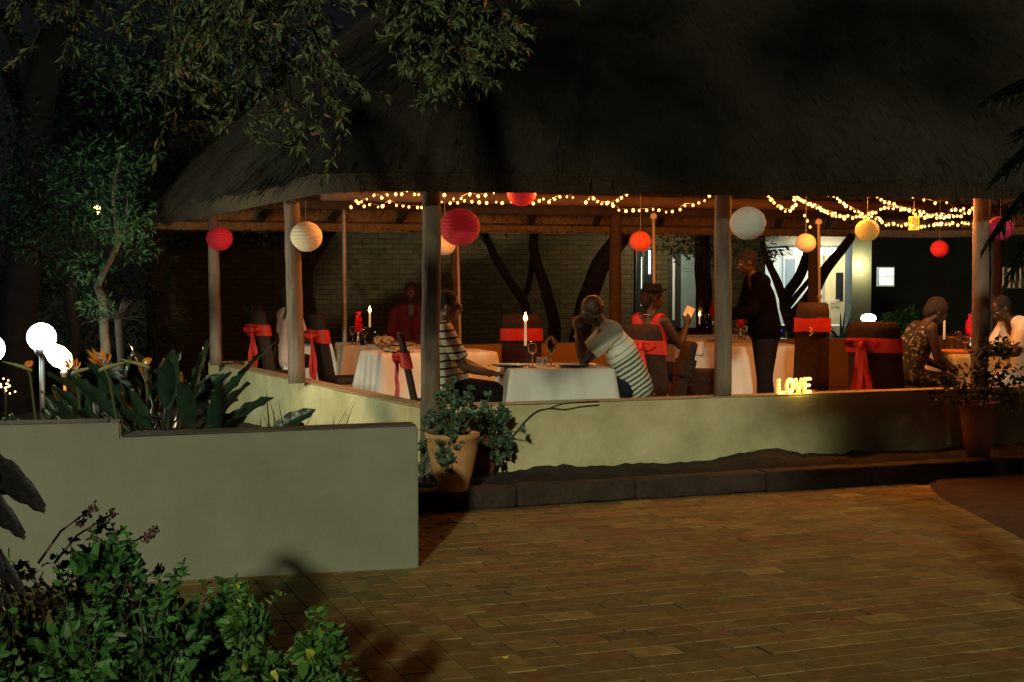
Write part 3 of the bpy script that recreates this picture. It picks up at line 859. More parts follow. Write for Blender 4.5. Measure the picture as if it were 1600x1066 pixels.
stem_glass('empty wine glass next to the lit candle on the front table', 832, 574)
g2 = stem_glass('wine glass holding a folded orange-lit napkin on the front table', 861, 572)
stem_glass('stemmed glass with orange cocktail on the right hand table', 1487, 549, 'martini', fill='juice')
stem_glass('tall wine glass beside the cocktail on the right hand table', 1497, 549)
stem_glass('round goblet nearest the post on the right hand table', 1508, 551, 'goblet', fill='juice')
stem_glass('wine glass left of the candle on the back left table', 551, 538)
stem_glass('wine glass right of the red tulle on the back left table', 570, 540)
stem_glass('wine glass on the farthest table beside the red tulle', 1104, 512)
stem_glass('wine glass among the sparkle left of the waiter', 1152, 531)
stem_glass('wine glass nearest the waiter on his table', 1163, 531, 'goblet')

def napkin_in_glass(label, px, py, m='napkin_tan'):
    p = onto(px, py); p.z += .14
    bm = NB()
    for k in range(5):
        a = k * 1.26; d = Vector((math.cos(a), math.sin(a), 0))
        vs = [bm.verts.new(v) for v in ((0, 0, -.05), d * .03 + Vector((0, 0, .02)), d * .055 + Vector((0, 0, .06)) + Vector((-d.y, d.x, 0)) * .01, Vector((0, 0, .11)) + d * .01, d.cross(Vector((0, 0, 1))) * .028 + Vector((0, 0, .04)))]
        bm.faces.new((vs[0], vs[1], vs[3])); bm.faces.new((vs[1], vs[2], vs[3])); bm.faces.new((vs[0], vs[3], vs[4]))
    o = ob('folded_napkin', bm, m); o.location = p
    md = o.modifiers.new('s', 'SOLIDIFY'); md.thickness = .002
    return tag(o, label, 'napkin')
napkin_in_glass('cream napkin fanned in the wine glass on the front table', 861, 572)

def flat_napkin(label, px, py, w_, d_, rz, m='napkin', z=TT, h=.012, crumple=.01):
    p = onto(px, py, z); bm = NB(); n = 10; g = []
    for i in range(n + 1):
        g.append([bm.verts.new(((i / n - .5) * w_, (j / n - .5) * d_, h + NZ.noise(Vector((i * .5, j * .5, px))) * crumple)) for j in range(n + 1)])
    for i in range(n):
        for j in range(n): bm.faces.new((g[i][j], g[i + 1][j], g[i + 1][j + 1], g[i][j + 1]))
    o = ob('napkin', bm, m, smooth=True); o.location = p; o.rotation_euler = (0, 0, R(rz))
    md = o.modifiers.new('s', 'SOLIDIFY'); md.thickness = .006; md.offset = -1
    return tag(o, label, 'napkin')
def plate(label, px, py, r=.14, m='charger'):
    p = onto(px, py); t = thing('plate', label, 'plate', p)
    bm = NB(); lathe(bm, [(0, .004), (r * .6, .004), (r * .68, .001), (r, .012), (r, .016), (r * .66, .007), (0, .007)], 32); ob('charger', bm, m, t, smooth=True)
    bm = NB(); lathe(bm, [(0, .010), (r * .45, .010), (r * .74, .020), (r * .74, .023), (r * .45, .014), (0, .014)], 28); ob('dish', bm, 'china', t, smooth=True)
    for s in (-1, 1):
        bm = NB(); box(bm, (s * (r + .022), -.0, .006), (.010, .19, .003), bev=.001); box(bm, (s * (r + .022), .09, .006), (.022, .05, .004), bev=.001)
        ob('cutlery', bm, 'silver', t)
    return t
plate('dark charger with a white napkin in front of the striped woman', 795, 573)
flat_napkin('long white napkin on the plate left of the candle', 800, 571, .26, .06, 4, z=TT + .022)
plate('dark charger by the leaning man\'s elbow', 898, 573)
flat_napkin('long white napkin on the plate by the leaning man\'s elbow', 886, 571, .20, .06, -3, z=TT + .022)
plate('dark charger on the back left table', 628, 541, .13)
flat_napkin('crumpled tan napkin heaped on the back left table', 600, 540, .22, .12, 12, 'napkin_tan', h=.06, crumple=.09)
plate('dark charger on the left table behind the corner post', 620, 551, .13)
flat_napkin('white napkin on the corner of the waiter\'s table', 1087, 533, .2, .2, 20, z=TT + .005)
plate('dark charger on the left of the waiter\'s table', 1107, 533, .13)
# round wooden tray
p = onto(1490, 551, TT); t = thing('serving_tray', 'shiny round orange tray under the glasses on the right hand table', 'tray', p)
bm = NB(); lathe(bm, [(0, .0), (.2, .0), (.215, .006), (.225, .022), (.219, .022), (.208, .008), (0, .006)], 36); ob('tray', bm, 'juice', t, smooth=True)
# hanging napkin on T2 and T6
def hang_cloth(label, p, w_, h, rz, m):
    bm = NB(); n = 8; g = []
    for i in range(n + 1):
        f = i / n
        g.append([bm.verts.new(((j / 4 - .5) * w_ * (1 - .5 * f * (1 if m == 'napkin_tan' else .2)), -.012 - .012 * math.sin(j * 1.7 + f * 2), -h * f)) for j in range(5)])
    for a, b in zip(g, g[1:]):
        for k in range(4): bm.faces.new((a[k], a[k + 1], b[k + 1], b[k]))
    o = ob('hanging_napkin', bm, m, smooth=True); o.location = p; o.rotation_euler = (0, 0, R(rz))
    md = o.modifiers.new('s', 'SOLIDIFY'); md.thickness = .005
    return tag(o, label, 'napkin')
hang_cloth('tan napkin hanging off the edge of the left white table', at(600, 551, 12.9) + Vector((0, 0, 0)), .14, .17, 24, 'napkin_tan')
hang_cloth('white napkin folded over the near edge of the waiter\'s table', at(1090, 534, 14.2), .13, .14, 5, 'napkin')
# little card cubes on front table
p = onto(847, 571); t = thing('cruet_pair', 'two pale square table cards standing beside the wine glasses', 'table card', p)
for s in (-1, 1):
    bm = NB(); box(bm, (s * .024, 0, .034), (.042, .035, .066), bev=.004); c_ = ob('card', bm, 'card_green', t)
    bm = NB(); ball(bm, (s * .024, -.019, .034), .008, 1, (1, .3, 1.6)); ob('motif', bm, 'cloth_navy', c_)
# pepper mill/bottle silhouettes on T3
def bottle(label, px, py, h=.2, m='iron_black', r=.028):
    p = onto(px, py); t = thing('bottle', label, 'bottle', p)
    bm = NB(); lathe(bm, [(0, 0), (r, 0), (r, h * .55), (r * .4, h * .75), (r * .36, h * .92), (0, h * .92)], 16); ob('bottle_body', bm, m, t, smooth=True)
    bm = NB(); lathe(bm, [(0, h * .92), (r * .42, h * .92), (r * .42, h), (0, h)], 12); ob('cap', bm, 'silver', t)
bottle('small dark bottle left of the candle on the back left table', 566, 539, .17)
bottle('second dark bottle just right of the candle on the back left table', 586, 538, .14, r=.022)
def tulle(label, px, py, h=.34, w_=.11, z=TT):
    p = onto(px, py, z); t = thing('tulle_decoration', label, 'table decoration', p)
    bm = NB(); lathe(bm, [(0, 0), (.03, 0), (.02, .05), (.014, .10), (.022, .12), (0, .12)], 14); ob('vase', bm, 'silver', t, smooth=True)
    rnd = random.Random(px); bm = NB()
    for k in range(12):
        a = rnd.uniform(0, 6.28); d = Vector((math.cos(a), math.sin(a) * .6, 0)); e = Vector((-d.y, d.x, 0)); hh = h * rnd.uniform(.62, 1); ww = w_ * rnd.uniform(.3, .8)
        vs = []
        for i in range(8):
            f = i / 7; s = math.sin(math.pi * min(1, f * 1.02 + .05)) * .055 * rnd.uniform(.7, 1.2) + .004
            c = d * (ww * f * (1.2 - f)) + Vector((0, 0, .10 + hh * f)); q = e * s + Vector((0, 0, rnd.uniform(-.01, .01)))
            vs.append((bm.verts.new(c - q), bm.verts.new(c + d * .02 * math.sin(i * 2)), bm.verts.new(c + q)))
        for a_, b_ in zip(vs, vs[1:]):
            bm.faces.new((a_[0], a_[1], b_[1], b_[0])); bm.faces.new((a_[1], a_[2], b_[2], b_[1]))
    ob('tulle', bm, 'tulle_red', t, smooth=True)
tulle('red tulle plume behind the candle on the back left table', 560, 536, .27)
tulle('red tulle plume on the farthest table left of the second post', 1113, 510, .30)
tulle('red tulle plume left of the right hand post', 1516, 546, .27)
tulle('dark red tulle heap just left of the waiter', 1157, 529, .24, .16)
# cups of light at far table
# ------------------------------------------------------------------ paper lanterns
def lantern(label, px, py, r_px, D, m, ribs=13, top_z=None, squash=.93):
    p = at(px, py, D); r = r_px / F * D
    t = thing('paper_lantern', label, 'lantern', p, 0, 'round paper lanterns under the eave')
    bm = NB(); pr = []
    n = ribs * 3
    for i in range(n + 1):
        a = -math.pi / 2 + math.pi * i / n; a = max(-1.37, min(1.37, a))
        k = 1 + (-.022 if i % 3 == 0 else .006)
        pr.append((r * math.cos(a) * k, r * squash * math.sin(a)))
    lathe(bm, pr, 36); ob('shade', bm, m, t, smooth=False)
    for s in (1, -1):
        bm = NB(); lathe(bm, [(r * .20, s * r * squash * .985), (r * .205, s * r * squash * .97)], 24); ob('hoop', bm, 'lantern_wire', t)
    tz = (top_z or 2.50) - p.z
    bm = NB(); tube(bm, [(0, 0, r * squash * .9), (0, 0, max(tz, r * 1.1))], .0022, 5); ob('hanging_string', bm, 'lantern_wire', t)
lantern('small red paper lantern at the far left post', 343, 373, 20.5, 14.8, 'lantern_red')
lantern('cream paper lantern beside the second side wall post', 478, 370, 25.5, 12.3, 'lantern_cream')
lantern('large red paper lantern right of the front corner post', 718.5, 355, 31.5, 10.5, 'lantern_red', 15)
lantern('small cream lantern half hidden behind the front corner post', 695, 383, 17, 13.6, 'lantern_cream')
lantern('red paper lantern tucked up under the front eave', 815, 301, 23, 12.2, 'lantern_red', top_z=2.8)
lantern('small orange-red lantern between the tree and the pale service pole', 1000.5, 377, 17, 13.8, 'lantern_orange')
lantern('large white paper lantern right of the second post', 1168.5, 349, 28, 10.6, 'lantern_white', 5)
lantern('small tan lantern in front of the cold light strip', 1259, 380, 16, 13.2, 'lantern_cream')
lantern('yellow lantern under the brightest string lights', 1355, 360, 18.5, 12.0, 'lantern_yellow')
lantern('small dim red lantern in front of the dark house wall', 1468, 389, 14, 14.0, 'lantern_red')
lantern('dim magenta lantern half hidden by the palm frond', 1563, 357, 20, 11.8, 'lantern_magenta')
# metal candle lantern hanging
p = at(1428, 349, 12.2); t = thing('metal_lantern', 'small square metal lantern hanging among the string lights', 'lantern', p)
bm = NB(); box(bm, (0, 0, -.055), (.075, .075, .012)); box(bm, (0, 0, .055), (.075, .075, .012)); 
for sx in (-1, 1):
    for sy in (-1, 1): box(bm, (sx * .033, sy * .033, 0), (.007, .007, .10))
ob('frame', bm, 'letter_tin', t); bm = NB(); box(bm, (0, 0, 0), (.05, .05, .085), bev=.006); ob('frosted_glass', bm, 'lantern_yellow', t); bm = NB(); tube(bm, [(0, 0, .06), (0, 0, .2)], .003, 5); ob('hook', bm, 'iron_black', t)

# ------------------------------------------------------------------ fairy light strings (real lamps)
def light_string(label, pts, D, step=8.5, jit=3.0, n_lamp=1, lamp_w=6.0, r=.0135, D2=None):
    P = []
    Ls = [math.dist(a, b) for a, b in zip(pts, pts[1:])]; tot = sum(Ls); D2 = D2 or D
    def pos(s):
        k = 0; q = s
        while k < len(Ls) - 1 and q > Ls[k]: q -= Ls[k]; k += 1
        f = min(1, q / Ls[k]); return pts[k][0] + (pts[k + 1][0] - pts[k][0]) * f, pts[k][1] + (pts[k + 1][1] - pts[k][1]) * f
    n = max(2, int(tot / step)); o = at(*pts[0], D)
    t = thing('string_lights', label, 'string lights', o, 0, 'warm fairy light strings')
    wire = []; proto = None
    for i in range(n + 1):
        s = tot * i / n; x, y = pos(s); dd = D + (D2 - D) * i / n + random.uniform(-.12, .12)
        p = at(x + random.uniform(-jit, jit) * .6, y + random.uniform(-jit, jit), dd); wire.append(p + Vector((0, 0, .018)))
        if proto is None:
            bm = NB(); ball(bm, (0, 0, 0), 1, 2, (1, 1, 1.15)); b = ob('bulb', bm, 'bulb', t, smooth=True); proto = b
        else:
            b = proto.copy(); COL.objects.link(b); b.parent = t
        b.location = p - o; b.scale = [r * random.uniform(.55, 1.15)] * 3
    bm = NB(); tube(bm, [q - o for q in wire], .0022, 5); ob('wire', bm, 'string_wire', t)
    for k in range(n_lamp):
        f = (k + .5) / n_lamp; x, y = pos(tot * f)
        l = bpy.data.lights.new('string_glow', 'POINT'); l.energy = lamp_w; l.color = (1, .31, .055); l.shadow_soft_size = .03
        lo = bpy.data.objects.new('string_glow', l); COL.objects.link(lo); lo.location = at(x, y - 9, D + (D2 - D) * f) - o; lo.parent = t
LW = 15
light_string('upper string of lights left of the corner post', [(546, 321), (566, 312), (590, 305), (612, 309), (640, 300), (656, 308)], 12.4, 10, 4, 1, LW)
light_string('lower string of lights left of the corner post', [(549, 322), (575, 318), (598, 321), (625, 318), (650, 322), (660, 326)], 12.6, 10, 4, 1, LW)
light_string('lights in a flat line between the corner post and the tucked red lantern', [(690, 316), (712, 318), (740, 314), (770, 317), (798, 317)], 12.3, 11, 2.5, 1, LW)
light_string('upper scattered lights right of the corner post', [(695, 307), (716, 310), (735, 305), (752, 311), (772, 303)], 12.5, 12, 3, 1, LW)
light_string('short sparse string right of the tucked red lantern', [(834, 318), (848, 310), (858, 316), (872, 309), (894, 310)], 12.3, 9, 2, 1, LW)
light_string('short string above the leaning man', [(916, 318), (924, 308), (938, 318), (952, 318), (968, 311), (978, 304)], 12.3, 8, 2, 1, LW)
light_string('sagging string over the service pole by the hat', [(950, 317), (963, 327), (984, 331), (1003, 327), (1022, 329), (1041, 331), (1058, 329), (1073, 322), (1090, 320), (1109, 306)], 12.3, 10, 2, 2, LW)
light_string('first swag right of the white lantern', [(1200, 307), (1207, 316), (1216, 323), (1226, 329), (1236, 330), (1243, 320), (1240, 306)], 11.6, 6.5, 1.6, 1, LW)
light_string('long lowest swag from the white lantern towards the right post', [(1240, 305), (1255, 316), (1280, 325), (1300, 337), (1322, 340), (1345, 340), (1368, 341), (1382, 352), (1410, 352), (1438, 355), (1470, 352), (1500, 350), (1521, 351)], 11.9, 6.2, 2.2, 3, LW, D2=12.4)
light_string('middle swag dipping behind the yellow lantern', [(1290, 303), (1308, 311), (1321, 323), (1335, 330), (1352, 339), (1364, 334), (1378, 326), (1402, 324), (1424, 333), (1448, 340), (1470, 336), (1495, 340), (1521, 330)], 12.1, 6.5, 2.2, 3, LW)
light_string('upper right swag starting above the yellow lantern', [(1350, 305), (1368, 306), (1380, 313), (1395, 320), (1412, 329), (1430, 328), (1450, 336), (1474, 342), (1492, 327), (1521, 328)], 12.4, 7, 2.5, 2, LW)
light_string('short inner string rising left of the yellow lantern', [(1252, 312), (1268, 321), (1283, 326), (1300, 334), (1318, 338)], 12.7, 6, 2, 1, LW)
light_string('sparse far string near the right post', [(1426, 309), (1442, 311), (1461, 318), (1481, 316), (1492, 328)], 13.4, 16, 1, 1, 4)
light_string('two faint lights left of the tan lantern', [(1257, 337), (1266, 354)], 14.0, 16, 1, 1, 3)
light_string('lone light at the right edge beyond the post', [(1594, 309), (1618, 312)], 12.0, 20, .5, 1, 6)

# ------------------------------------------------------------------ glowing letters on the wall
q = on_line(1241, fa, fb); t = thing('marquee_letters', 'small glowing yellow LOVE letters standing on the front wall', 'lit sign', (q.x, q.y - .02, WT + .002), math.atan2(FD.y, FD.x))
LH = .128; LWd = .078
glyph = {'L': [[(-.3, .5), (-.3, -.5), (.34, -.5)]],
         'O': [[(.36 * math.cos(a * math.pi / 8), .5 * math.sin(a * math.pi / 8)) for a in range(17)]],
         'V': [[(-.4, .5), (0, -.5), (.4, .5)]],
         'E': [[(.34, .5), (-.3, .5), (-.3, -.5), (.34, -.5)], [(-.3, 0), (.22, 0)]]}
for li, ch in enumerate('LOVE'):
    cx = (li - 1.5) * .083
    bm = NB()
    for line in glyph[ch]:
        for (a, b) in zip(line, line[1:]):
            A = Vector((cx + a[0] * LWd, 0, LH / 2 + a[1] * (LH - .022))); B = Vector((cx + b[0] * LWd, 0, LH / 2 + b[1] * (LH - .022))); d = B - A
            rot = d.to_track_quat('X', 'Y').to_matrix()
            box(bm, (A + B) / 2, (d.length + .014, .028, .019), rot=rot)
    le = ob('letter', bm, 'letter_tin', t)
    bm = NB()
    for line in glyph[ch]:
        tot = 0
        for (a, b) in zip(line, line[1:]):
            L_ = math.dist(a, b); n = max(1, int(round(L_ / .33))) if ch != 'O' else 0
            for k in range(n + 1):
                f = k / max(1, n); x = a[0] + (b[0] - a[0]) * f; z = a[1] + (b[1] - a[1]) * f
                ball(bm, (cx + x * LWd, -.017, LH / 2 + z * (LH - .022)), .0068, 1)
        if ch == 'O':
            for k in range(0, 16, 2): ball(bm, (cx + line[k][0] * LWd, -.017, LH / 2 + line[k][1] * (LH - .022)), .0068, 1)
    ob('letter_bulbs', bm, 'letter_bulb', le, smooth=True)
l = bpy.data.lights.new('letter_glow', 'POINT'); l.energy = 1.6; l.color = (1, .62, .12); l.shadow_soft_size = .05
lo = bpy.data.objects.new('letter_glow', l); COL.objects.link(lo); lo.location = (0, -.08, .07); lo.parent = t

# ------------------------------------------------------------------ people
def cap(bm, p0, r0, p1, r1, n=14, flat0=False, flat1=False, sc=None):
    p0 = Vector(p0); p1 = Vector(p1)
    tube(bm, [p0, p0.lerp(p1, .5), p1], [r0, (r0 + r1) / 2, r1], n)
    if not flat0: ball(bm, p0, r0, 2)
    if not flat1: ball(bm, p1, r1, 2)
def ell(bm, c, r3, rot=None): ball(bm, c, 1, 3, r3, rot)
def fuse(name, bm, m, parent, vox=.009, smooth_it=4, keep=None):
    me = bpy.data.meshes.new(name); bm.to_mesh(me); bm.free()
    o = bpy.data.objects.new(name, me); COL.objects.link(o)
    md = o.modifiers.new('r', 'REMESH'); md.mode = 'VOXEL'; md.voxel_size = vox
    if smooth_it:
        ms = o.modifiers.new('s', 'SMOOTH'); ms.iterations = smooth_it; ms.factor = .5
    dg = bpy.context.evaluated_depsgraph_get(); dg.update()
    me2 = bpy.data.meshes.new_from_object(o.evaluated_get(dg))
    bpy.data.objects.remove(o); bpy.data.meshes.remove(me)
    me2.name = name
    return link(name, me2, m, parent, smooth=True)

def hand(bm, wr, pd, pn, s=1.0, curl=.5, thumb=1):
    """wrist, palm direction, palm normal (towards what it holds), five fingers"""
    wr = Vector(wr); pd = Vector(pd).normalized(); pn = Vector(pn); pn = (pn - pd * pn.dot(pd)).normalized(); sd = pd.cross(pn)
    rot = Matrix((pd, sd, pn)).transposed()
    ell(bm, wr + pd * .045 * s, (.052 * s, .038 * s, .017 * s), rot)
    for k, (off, ln) in enumerate(((-.029, .066), (-.010, .078), (.010, .073), (.028, .058))):
        a = wr + pd * .082 * s + sd * off * s; d1 = (pd + pn * curl * .55).normalized(); d2 = (pd + pn * curl * 1.9).normalized(); d3 = (pd * .5 + pn * curl * 2.4).normalized()
        b = a + d1 * ln * .45 * s; c = b + d2 * ln * .32 * s; e = c + d3 * ln * .25 * s
        cap(bm, a - pd * .02, .0095 * s, b, .0088 * s, 8); cap(bm, b, .0088 * s, c, .0080 * s, 8); cap(bm, c, .008 * s, e, .0070 * s, 8)
    a = wr + pd * .022 * s - sd * .030 * s * thumb; b = a + (pd * .6 - sd * .7 * thumb + pn * .35).normalized() * .036 * s; c = b + (pd * .9 - sd * .15 * thumb + pn * .5).normalized() * .032 * s
    cap(bm, a, .013 * s, b, .0105 * s, 8); cap(bm, b, .0105 * s, c, .0085 * s, 8)

def person(label, loc, rz, J, skin='skin_deep', vox=.009, female=False, girth=1.0):
    t = thing('person', label, 'person', loc, R(rz))
    V = {k: Vector(v) for k, v in J.items() if not isinstance(v, (float, int, str))}
    bm = NB(); g = girth
    hip, chest, neck, head = V['hip'], V['chest'], V['neck'], V['head']
    Y = Vector((0, 1, 0)); tw = J.get('twist', 0); Yc = Matrix.Rotation(R(tw), 3, 'Z') @ Y
    def fill(bm, inf=0.0, arms=True, legs=True, torso=True, neck_=True, sleeve=None, leg_to=None):
        if torso:
            for s in (-1, 1):
                cap(bm, hip + Y * .075 * s, .115 * g + inf, hip.lerp(chest, .5) + Y * .055 * s * g, .108 * g + inf)
                cap(bm, hip.lerp(chest, .5) + Y * .055 * s * g, .108 * g + inf, chest + Yc * .078 * s, .108 * g ** .5 + inf)
                cap(bm, chest + Yc * .078 * s, .105 * g ** .5 + inf, V['shL' if s > 0 else 'shR'].lerp(neck, .25) - Vector((0, 0, .01)), .062 + inf)
            belly = J.get('belly', 0)
            if belly: ell(bm, hip.lerp(chest, .35) + Vector((.06, 0, 0)), ((.13 + belly) + inf, .155 * g + inf, .15 + inf))
        if neck_:
            cap(bm, chest.lerp(neck, .55), .075, neck, .056, flat1=True); cap(bm, neck - Vector((0, 0, .01)), .056, neck.lerp(head, .62), .050)
        for S in ('L', 'R'):
            sh, el, ha = V['sh' + S], V['el' + S], V['ha' + S]
            if sleeve is not None and arms:
                e = sh.lerp(el, sleeve) if sleeve <= 1 else el
                cap(bm, neck.lerp(sh, .55), .058 + inf, sh, .062 + inf); cap(bm, sh, .060 + inf, e, .052 + inf * 1.35, flat1=(sleeve <= 1))
                if sleeve > 1: cap(bm, el, .046 + inf, el.lerp(ha, sleeve - 1), .034 + inf, flat1=True)
            elif arms:
                cap(bm, neck.lerp(sh, .5), .055, sh, .056); cap(bm, sh, .056 * g ** .5, el, .042 * g ** .5)
                cap(bm, el, .043 * g ** .5, el.lerp(ha, .35), .042 * g ** .5); cap(bm, el.lerp(ha, .35), .042 * g ** .5, ha, .026)
            kn, an = V['kn' + S], V['an' + S]
            s = 1 if S == 'L' else -1
            if legs:
                h0 = hip + Y * .085 * s
                if leg_to is None or leg_to >= 1:
                    cap(bm, h0, .098 * g ** .5 + inf, kn, .060 + inf)
                    e = an if leg_to is None else kn.lerp(an, min(1, leg_to - 1))
                    cap(bm, kn, .060 + inf, kn.lerp(an, .3), .060 + inf); cap(bm, kn.lerp(an, .3), .060 + inf, e, .042 + inf * 1.6 if leg_to else .040, flat1=leg_to is not None)
                else: cap(bm, h0, .098 * g ** .5 + inf, h0.lerp(kn, leg_to), .075 + inf, flat1=True)
    fill(bm)
    for S in ('L', 'R'):
        an = V['an' + S]; cap(bm, an, .042, an + Vector((.02, 0, -.05)), .038); cap(bm, an + Vector((-.03, 0, -.055)), .034, an + Vector((.14, 0, -.065)), .028)
        el, ha = V['el' + S], V['ha' + S]
        hd = V.get('hd' + S, (ha - el).normalized()); hn = V.get('hn' + S, Vector((0, -1 if S == 'L' else 1, -.4)))
        hand(bm, ha, hd, hn, curl=J.get('curl', .5), thumb=1 if S == 'L' else -1)
    # head
    hf = V.get('look', Vector((1, 0, 0))).normalized(); up0 = (head - neck).normalized() * .4 + Vector((0, 0, 1)); hs = up0.cross(hf).normalized(); hu = hf.cross(hs)
    rot = Matrix((hf, hs, hu)).transposed()
    def H(x, y, z): return head + hf * x + hs * y + hu * z
    ell(bm, H(-.012, 0, .025), (.098, .076, .098), rot); ell(bm, H(.022, 0, -.035), (.066, .060, .080), rot)
    ell(bm, H(.050, 0, -.078), (.032, .034, .026), rot)                    # chin
    cap(bm, H(-.01, .050, -.060), .020, H(.05, .018, -.082), .018, 8); cap(bm, H(-.01, -.050, -.060), .020, H(.05, -.018, -.082), .018, 8)
    cap(bm, H(.078, -.026, .024), .013, H(.078, .026, .024), .013, 8)      # brow
    cap(bm, H(.082, 0, .012), .009, H(.104, 0, -.024), .012, 8); ell(bm, H(.094, 0, -.030), (.015, .020, .010), rot)    # nose
    ell(bm, H(.086, 0, -.048), (.014, .024, .0075), rot); ell(bm, H(.083, 0, -.060), (.014, .021, .008), rot)           # lips
    for s in (-1, 1):
        ell(bm, H(.062, s * .036, -.015), (.022, .020, .020), rot)
        ell(bm, H(-.008, s * .080, -.010), (.018, .008, .030), rot)        # ears
    body = fuse('body', bm, skin, t, vox, 2)
    for s in (-1, 1):
        bm = NB(); ball(bm, H(.0745, s * .030, .004), .0125, 2); e_ = ob('eye', bm, 'eye_white', t, smooth=True)
        bm = NB(); ball(bm, H(.0835, s * .030, .004), .0062, 2); ob('iris', bm, 'iron_black', e_, smooth=True)
    t['_'] = 0; del t['_']
    return t, fill, H, rot, V

def garment(t, fill, name, m, vox=.009, sm=3, **kw):
    bm = NB(); fill(bm, **kw); return fuse(name, bm, m, t, vox, sm)
def hair(t, H, rot, m='hair_black', bulk=.012, back=0, extra=None):
    bm = NB(); ell(bm, H(-.022, 0, .038), (.094 + bulk, .078 + bulk, .090 + bulk), rot)
    if back: ell(bm, H(-.07, 0, .0), (.06, .07, .08 + back), rot)
    if extra:
        for c, r in extra: ell(bm, H(*c), r, rot)
    for v in bm.verts: v.co += Vector((NZ.noise(v.co * 30), NZ.noise(v.co * 30 + Vector((9, 0, 0))), NZ.noise(v.co * 30 + Vector((0, 9, 0))))) * .006
    return ob('hair', bm, m, t, smooth=True)
def shoes(t, V, m='cloth_black'):
    for S in ('L', 'R'):
        an = V['an' + S]; bm = NB(); cap(bm, an + Vector((-.04, 0, -.055)), .042, an + Vector((.16, 0, -.068)), .034)
        for v in bm.verts: v.co.z = max(v.co.z, an.z - .10)
        ob('shoe', bm, m, t, smooth=True)
def pz(px, D): return Vector(((px - 800) / F * D, D, FL))
FZ = .10
def seated(**k):
    J = dict(hip=(0, 0, .56), chest=(.02, 0, .92), neck=(.03, 0, 1.12), head=(.06, 0, 1.27), shL=(.02, .19, 1.06), shR=(.02, -.19, 1.06),
             elL=(.10, .23, .80), elR=(.10, -.23, .80), haL=(.33, .12, .74), haR=(.33, -.12, .74), knL=(.44, .12, .54), knR=(.44, -.12, .54), anL=(.42, .12, FZ), anR=(.42, -.12, FZ))
    J.update(k); return J

# P1 striped woman (faces right)
t, fill, H, rot, V = person('seated woman in glasses and a white top with dark stripes', pz(690, 10.98), 6,
    seated(hip=(0, 0, .56), chest=(-.01, 0, .91), neck=(.01, 0, 1.085), head=(.06, 0, 1.235), shL=(.02, .19, 1.03), shR=(.02, -.19, 1.03), look=(1, -.10, -.08), belly=.02, elL=(.14, .22, .78), elR=(.17, -.25, .76),
           haL=(.36, .06, .70), haR=(.40, -.10, .69), hdL=(1, -.3, -.1), hdR=(1, .25, -.05), hnL=(0, 0, -1), hnR=(0, 0, -1), curl=.35), 'skin_mid', .008, girth=1.14)
stripe_mat('knit_stripes', (-.12, 0, 1), .062, .24, (.02, .02, .022), (.72, .74, .64))
garment(t, fill, 'striped_top', 'knit_stripes', inf=.016, legs=False, neck_=False, sleeve=.80)
garment(t, fill, 'trousers', 'cloth_black', inf=.014, arms=False, torso=False, neck_=False, leg_to=1.95)
hair(t, H, rot, bulk=.006); shoes(t, V)
bm = NB()
for s in (-1, 1):
    pts = [H(.094, s * .032 + .024 * math.cos(a * math.pi / 8), .006 + .018 * math.sin(a * math.pi / 8)) for a in range(17)]; tube(bm, pts, .0022, 5)
    tube(bm, [H(.094, s * .056, .012), H(.05, s * .078, .012), H(-.02, s * .082, .005)], .0022, 5)
tube(bm, [H(.095, -.008, .01), H(.095, .008, .01)], .002, 5)
gl = ob('glasses', bm, 'lens_frame', t)
for s in (-1, 1):
    bm = NB(); tube(bm, [H(.0935, s * .032, .006), H(.0945, s * .032, .006)], .020, 14); ob('lens', bm, 'lens_glass', gl)
bm = NB(); tube(bm, [V['haR'] + Vector((-.028, 0, 0)), V['haR'] + Vector((-.014, 0, 0))], .031, 12); ob('bracelet', bm, 'silver', t)

# P2 leaning man (faces left, elbows on the table, hands clasped at the mouth)
t, fill, H, rot, V = person('bald man in striped polo leaning on his elbows over the front table', pz(1000, 11.1), 184,
    seated(hip=(.04, 0, .57), chest=(.175, 0, .89), neck=(.315, 0, 1.09), head=(.400, .0, 1.205), look=(1, .10, -.22), belly=.0,
           shL=(.245, .185, 1.035), shR=(.245, -.185, 1.035), elL=(.485, .17, .795), elR=(.455, -.20, .800), haL=(.525, .050, 1.035), haR=(.510, -.060, 1.01),
           hdL=(.12, -.30, 1), hdR=(.10, .30, 1), hnL=(-.5, -1, .1), hnR=(-.5, 1, .1), curl=.8, knL=(.46, .16, .54), knR=(.46, -.16, .54)), 'skin_deep', .008, girth=1.12)
stripe_mat('polo_stripes', (.55, 0, .83), .075, .10, (.20, .24, .20), (.72, .74, .62), yoke=(.22, .25, .20), yoke_at=.985, second=(.037, .42, (.055, .08, .065), (.55, .60, .50)), second_at=.785)
garment(t, fill, 'polo_shirt', 'polo_stripes', inf=.016, legs=False, neck_=False, sleeve=.72)
garment(t, fill, 'trousers', 'cloth_navy', inf=.014, arms=False, torso=False, neck_=False, leg_to=1.95)
shoes(t, V)
bm = NB(); a, b = V['elR'], V['haR']; tube(bm, [a.lerp(b, .88), a.lerp(b, .95)], [.034, .032], 14); ob('wristwatch', bm, 'silver', t)
# collar
bm = NB(); nk = V['neck']; 
tube(bm, [nk + Vector((.055 * math.cos(a) - .01, .068 * math.sin(a), -.012 - .028 * math.cos(a))) for a in [k * math.pi / 7 for k in range(-7, 8)]], .013, 8); ob('collar', bm, 'plaster_dimmed', t, smooth=True)

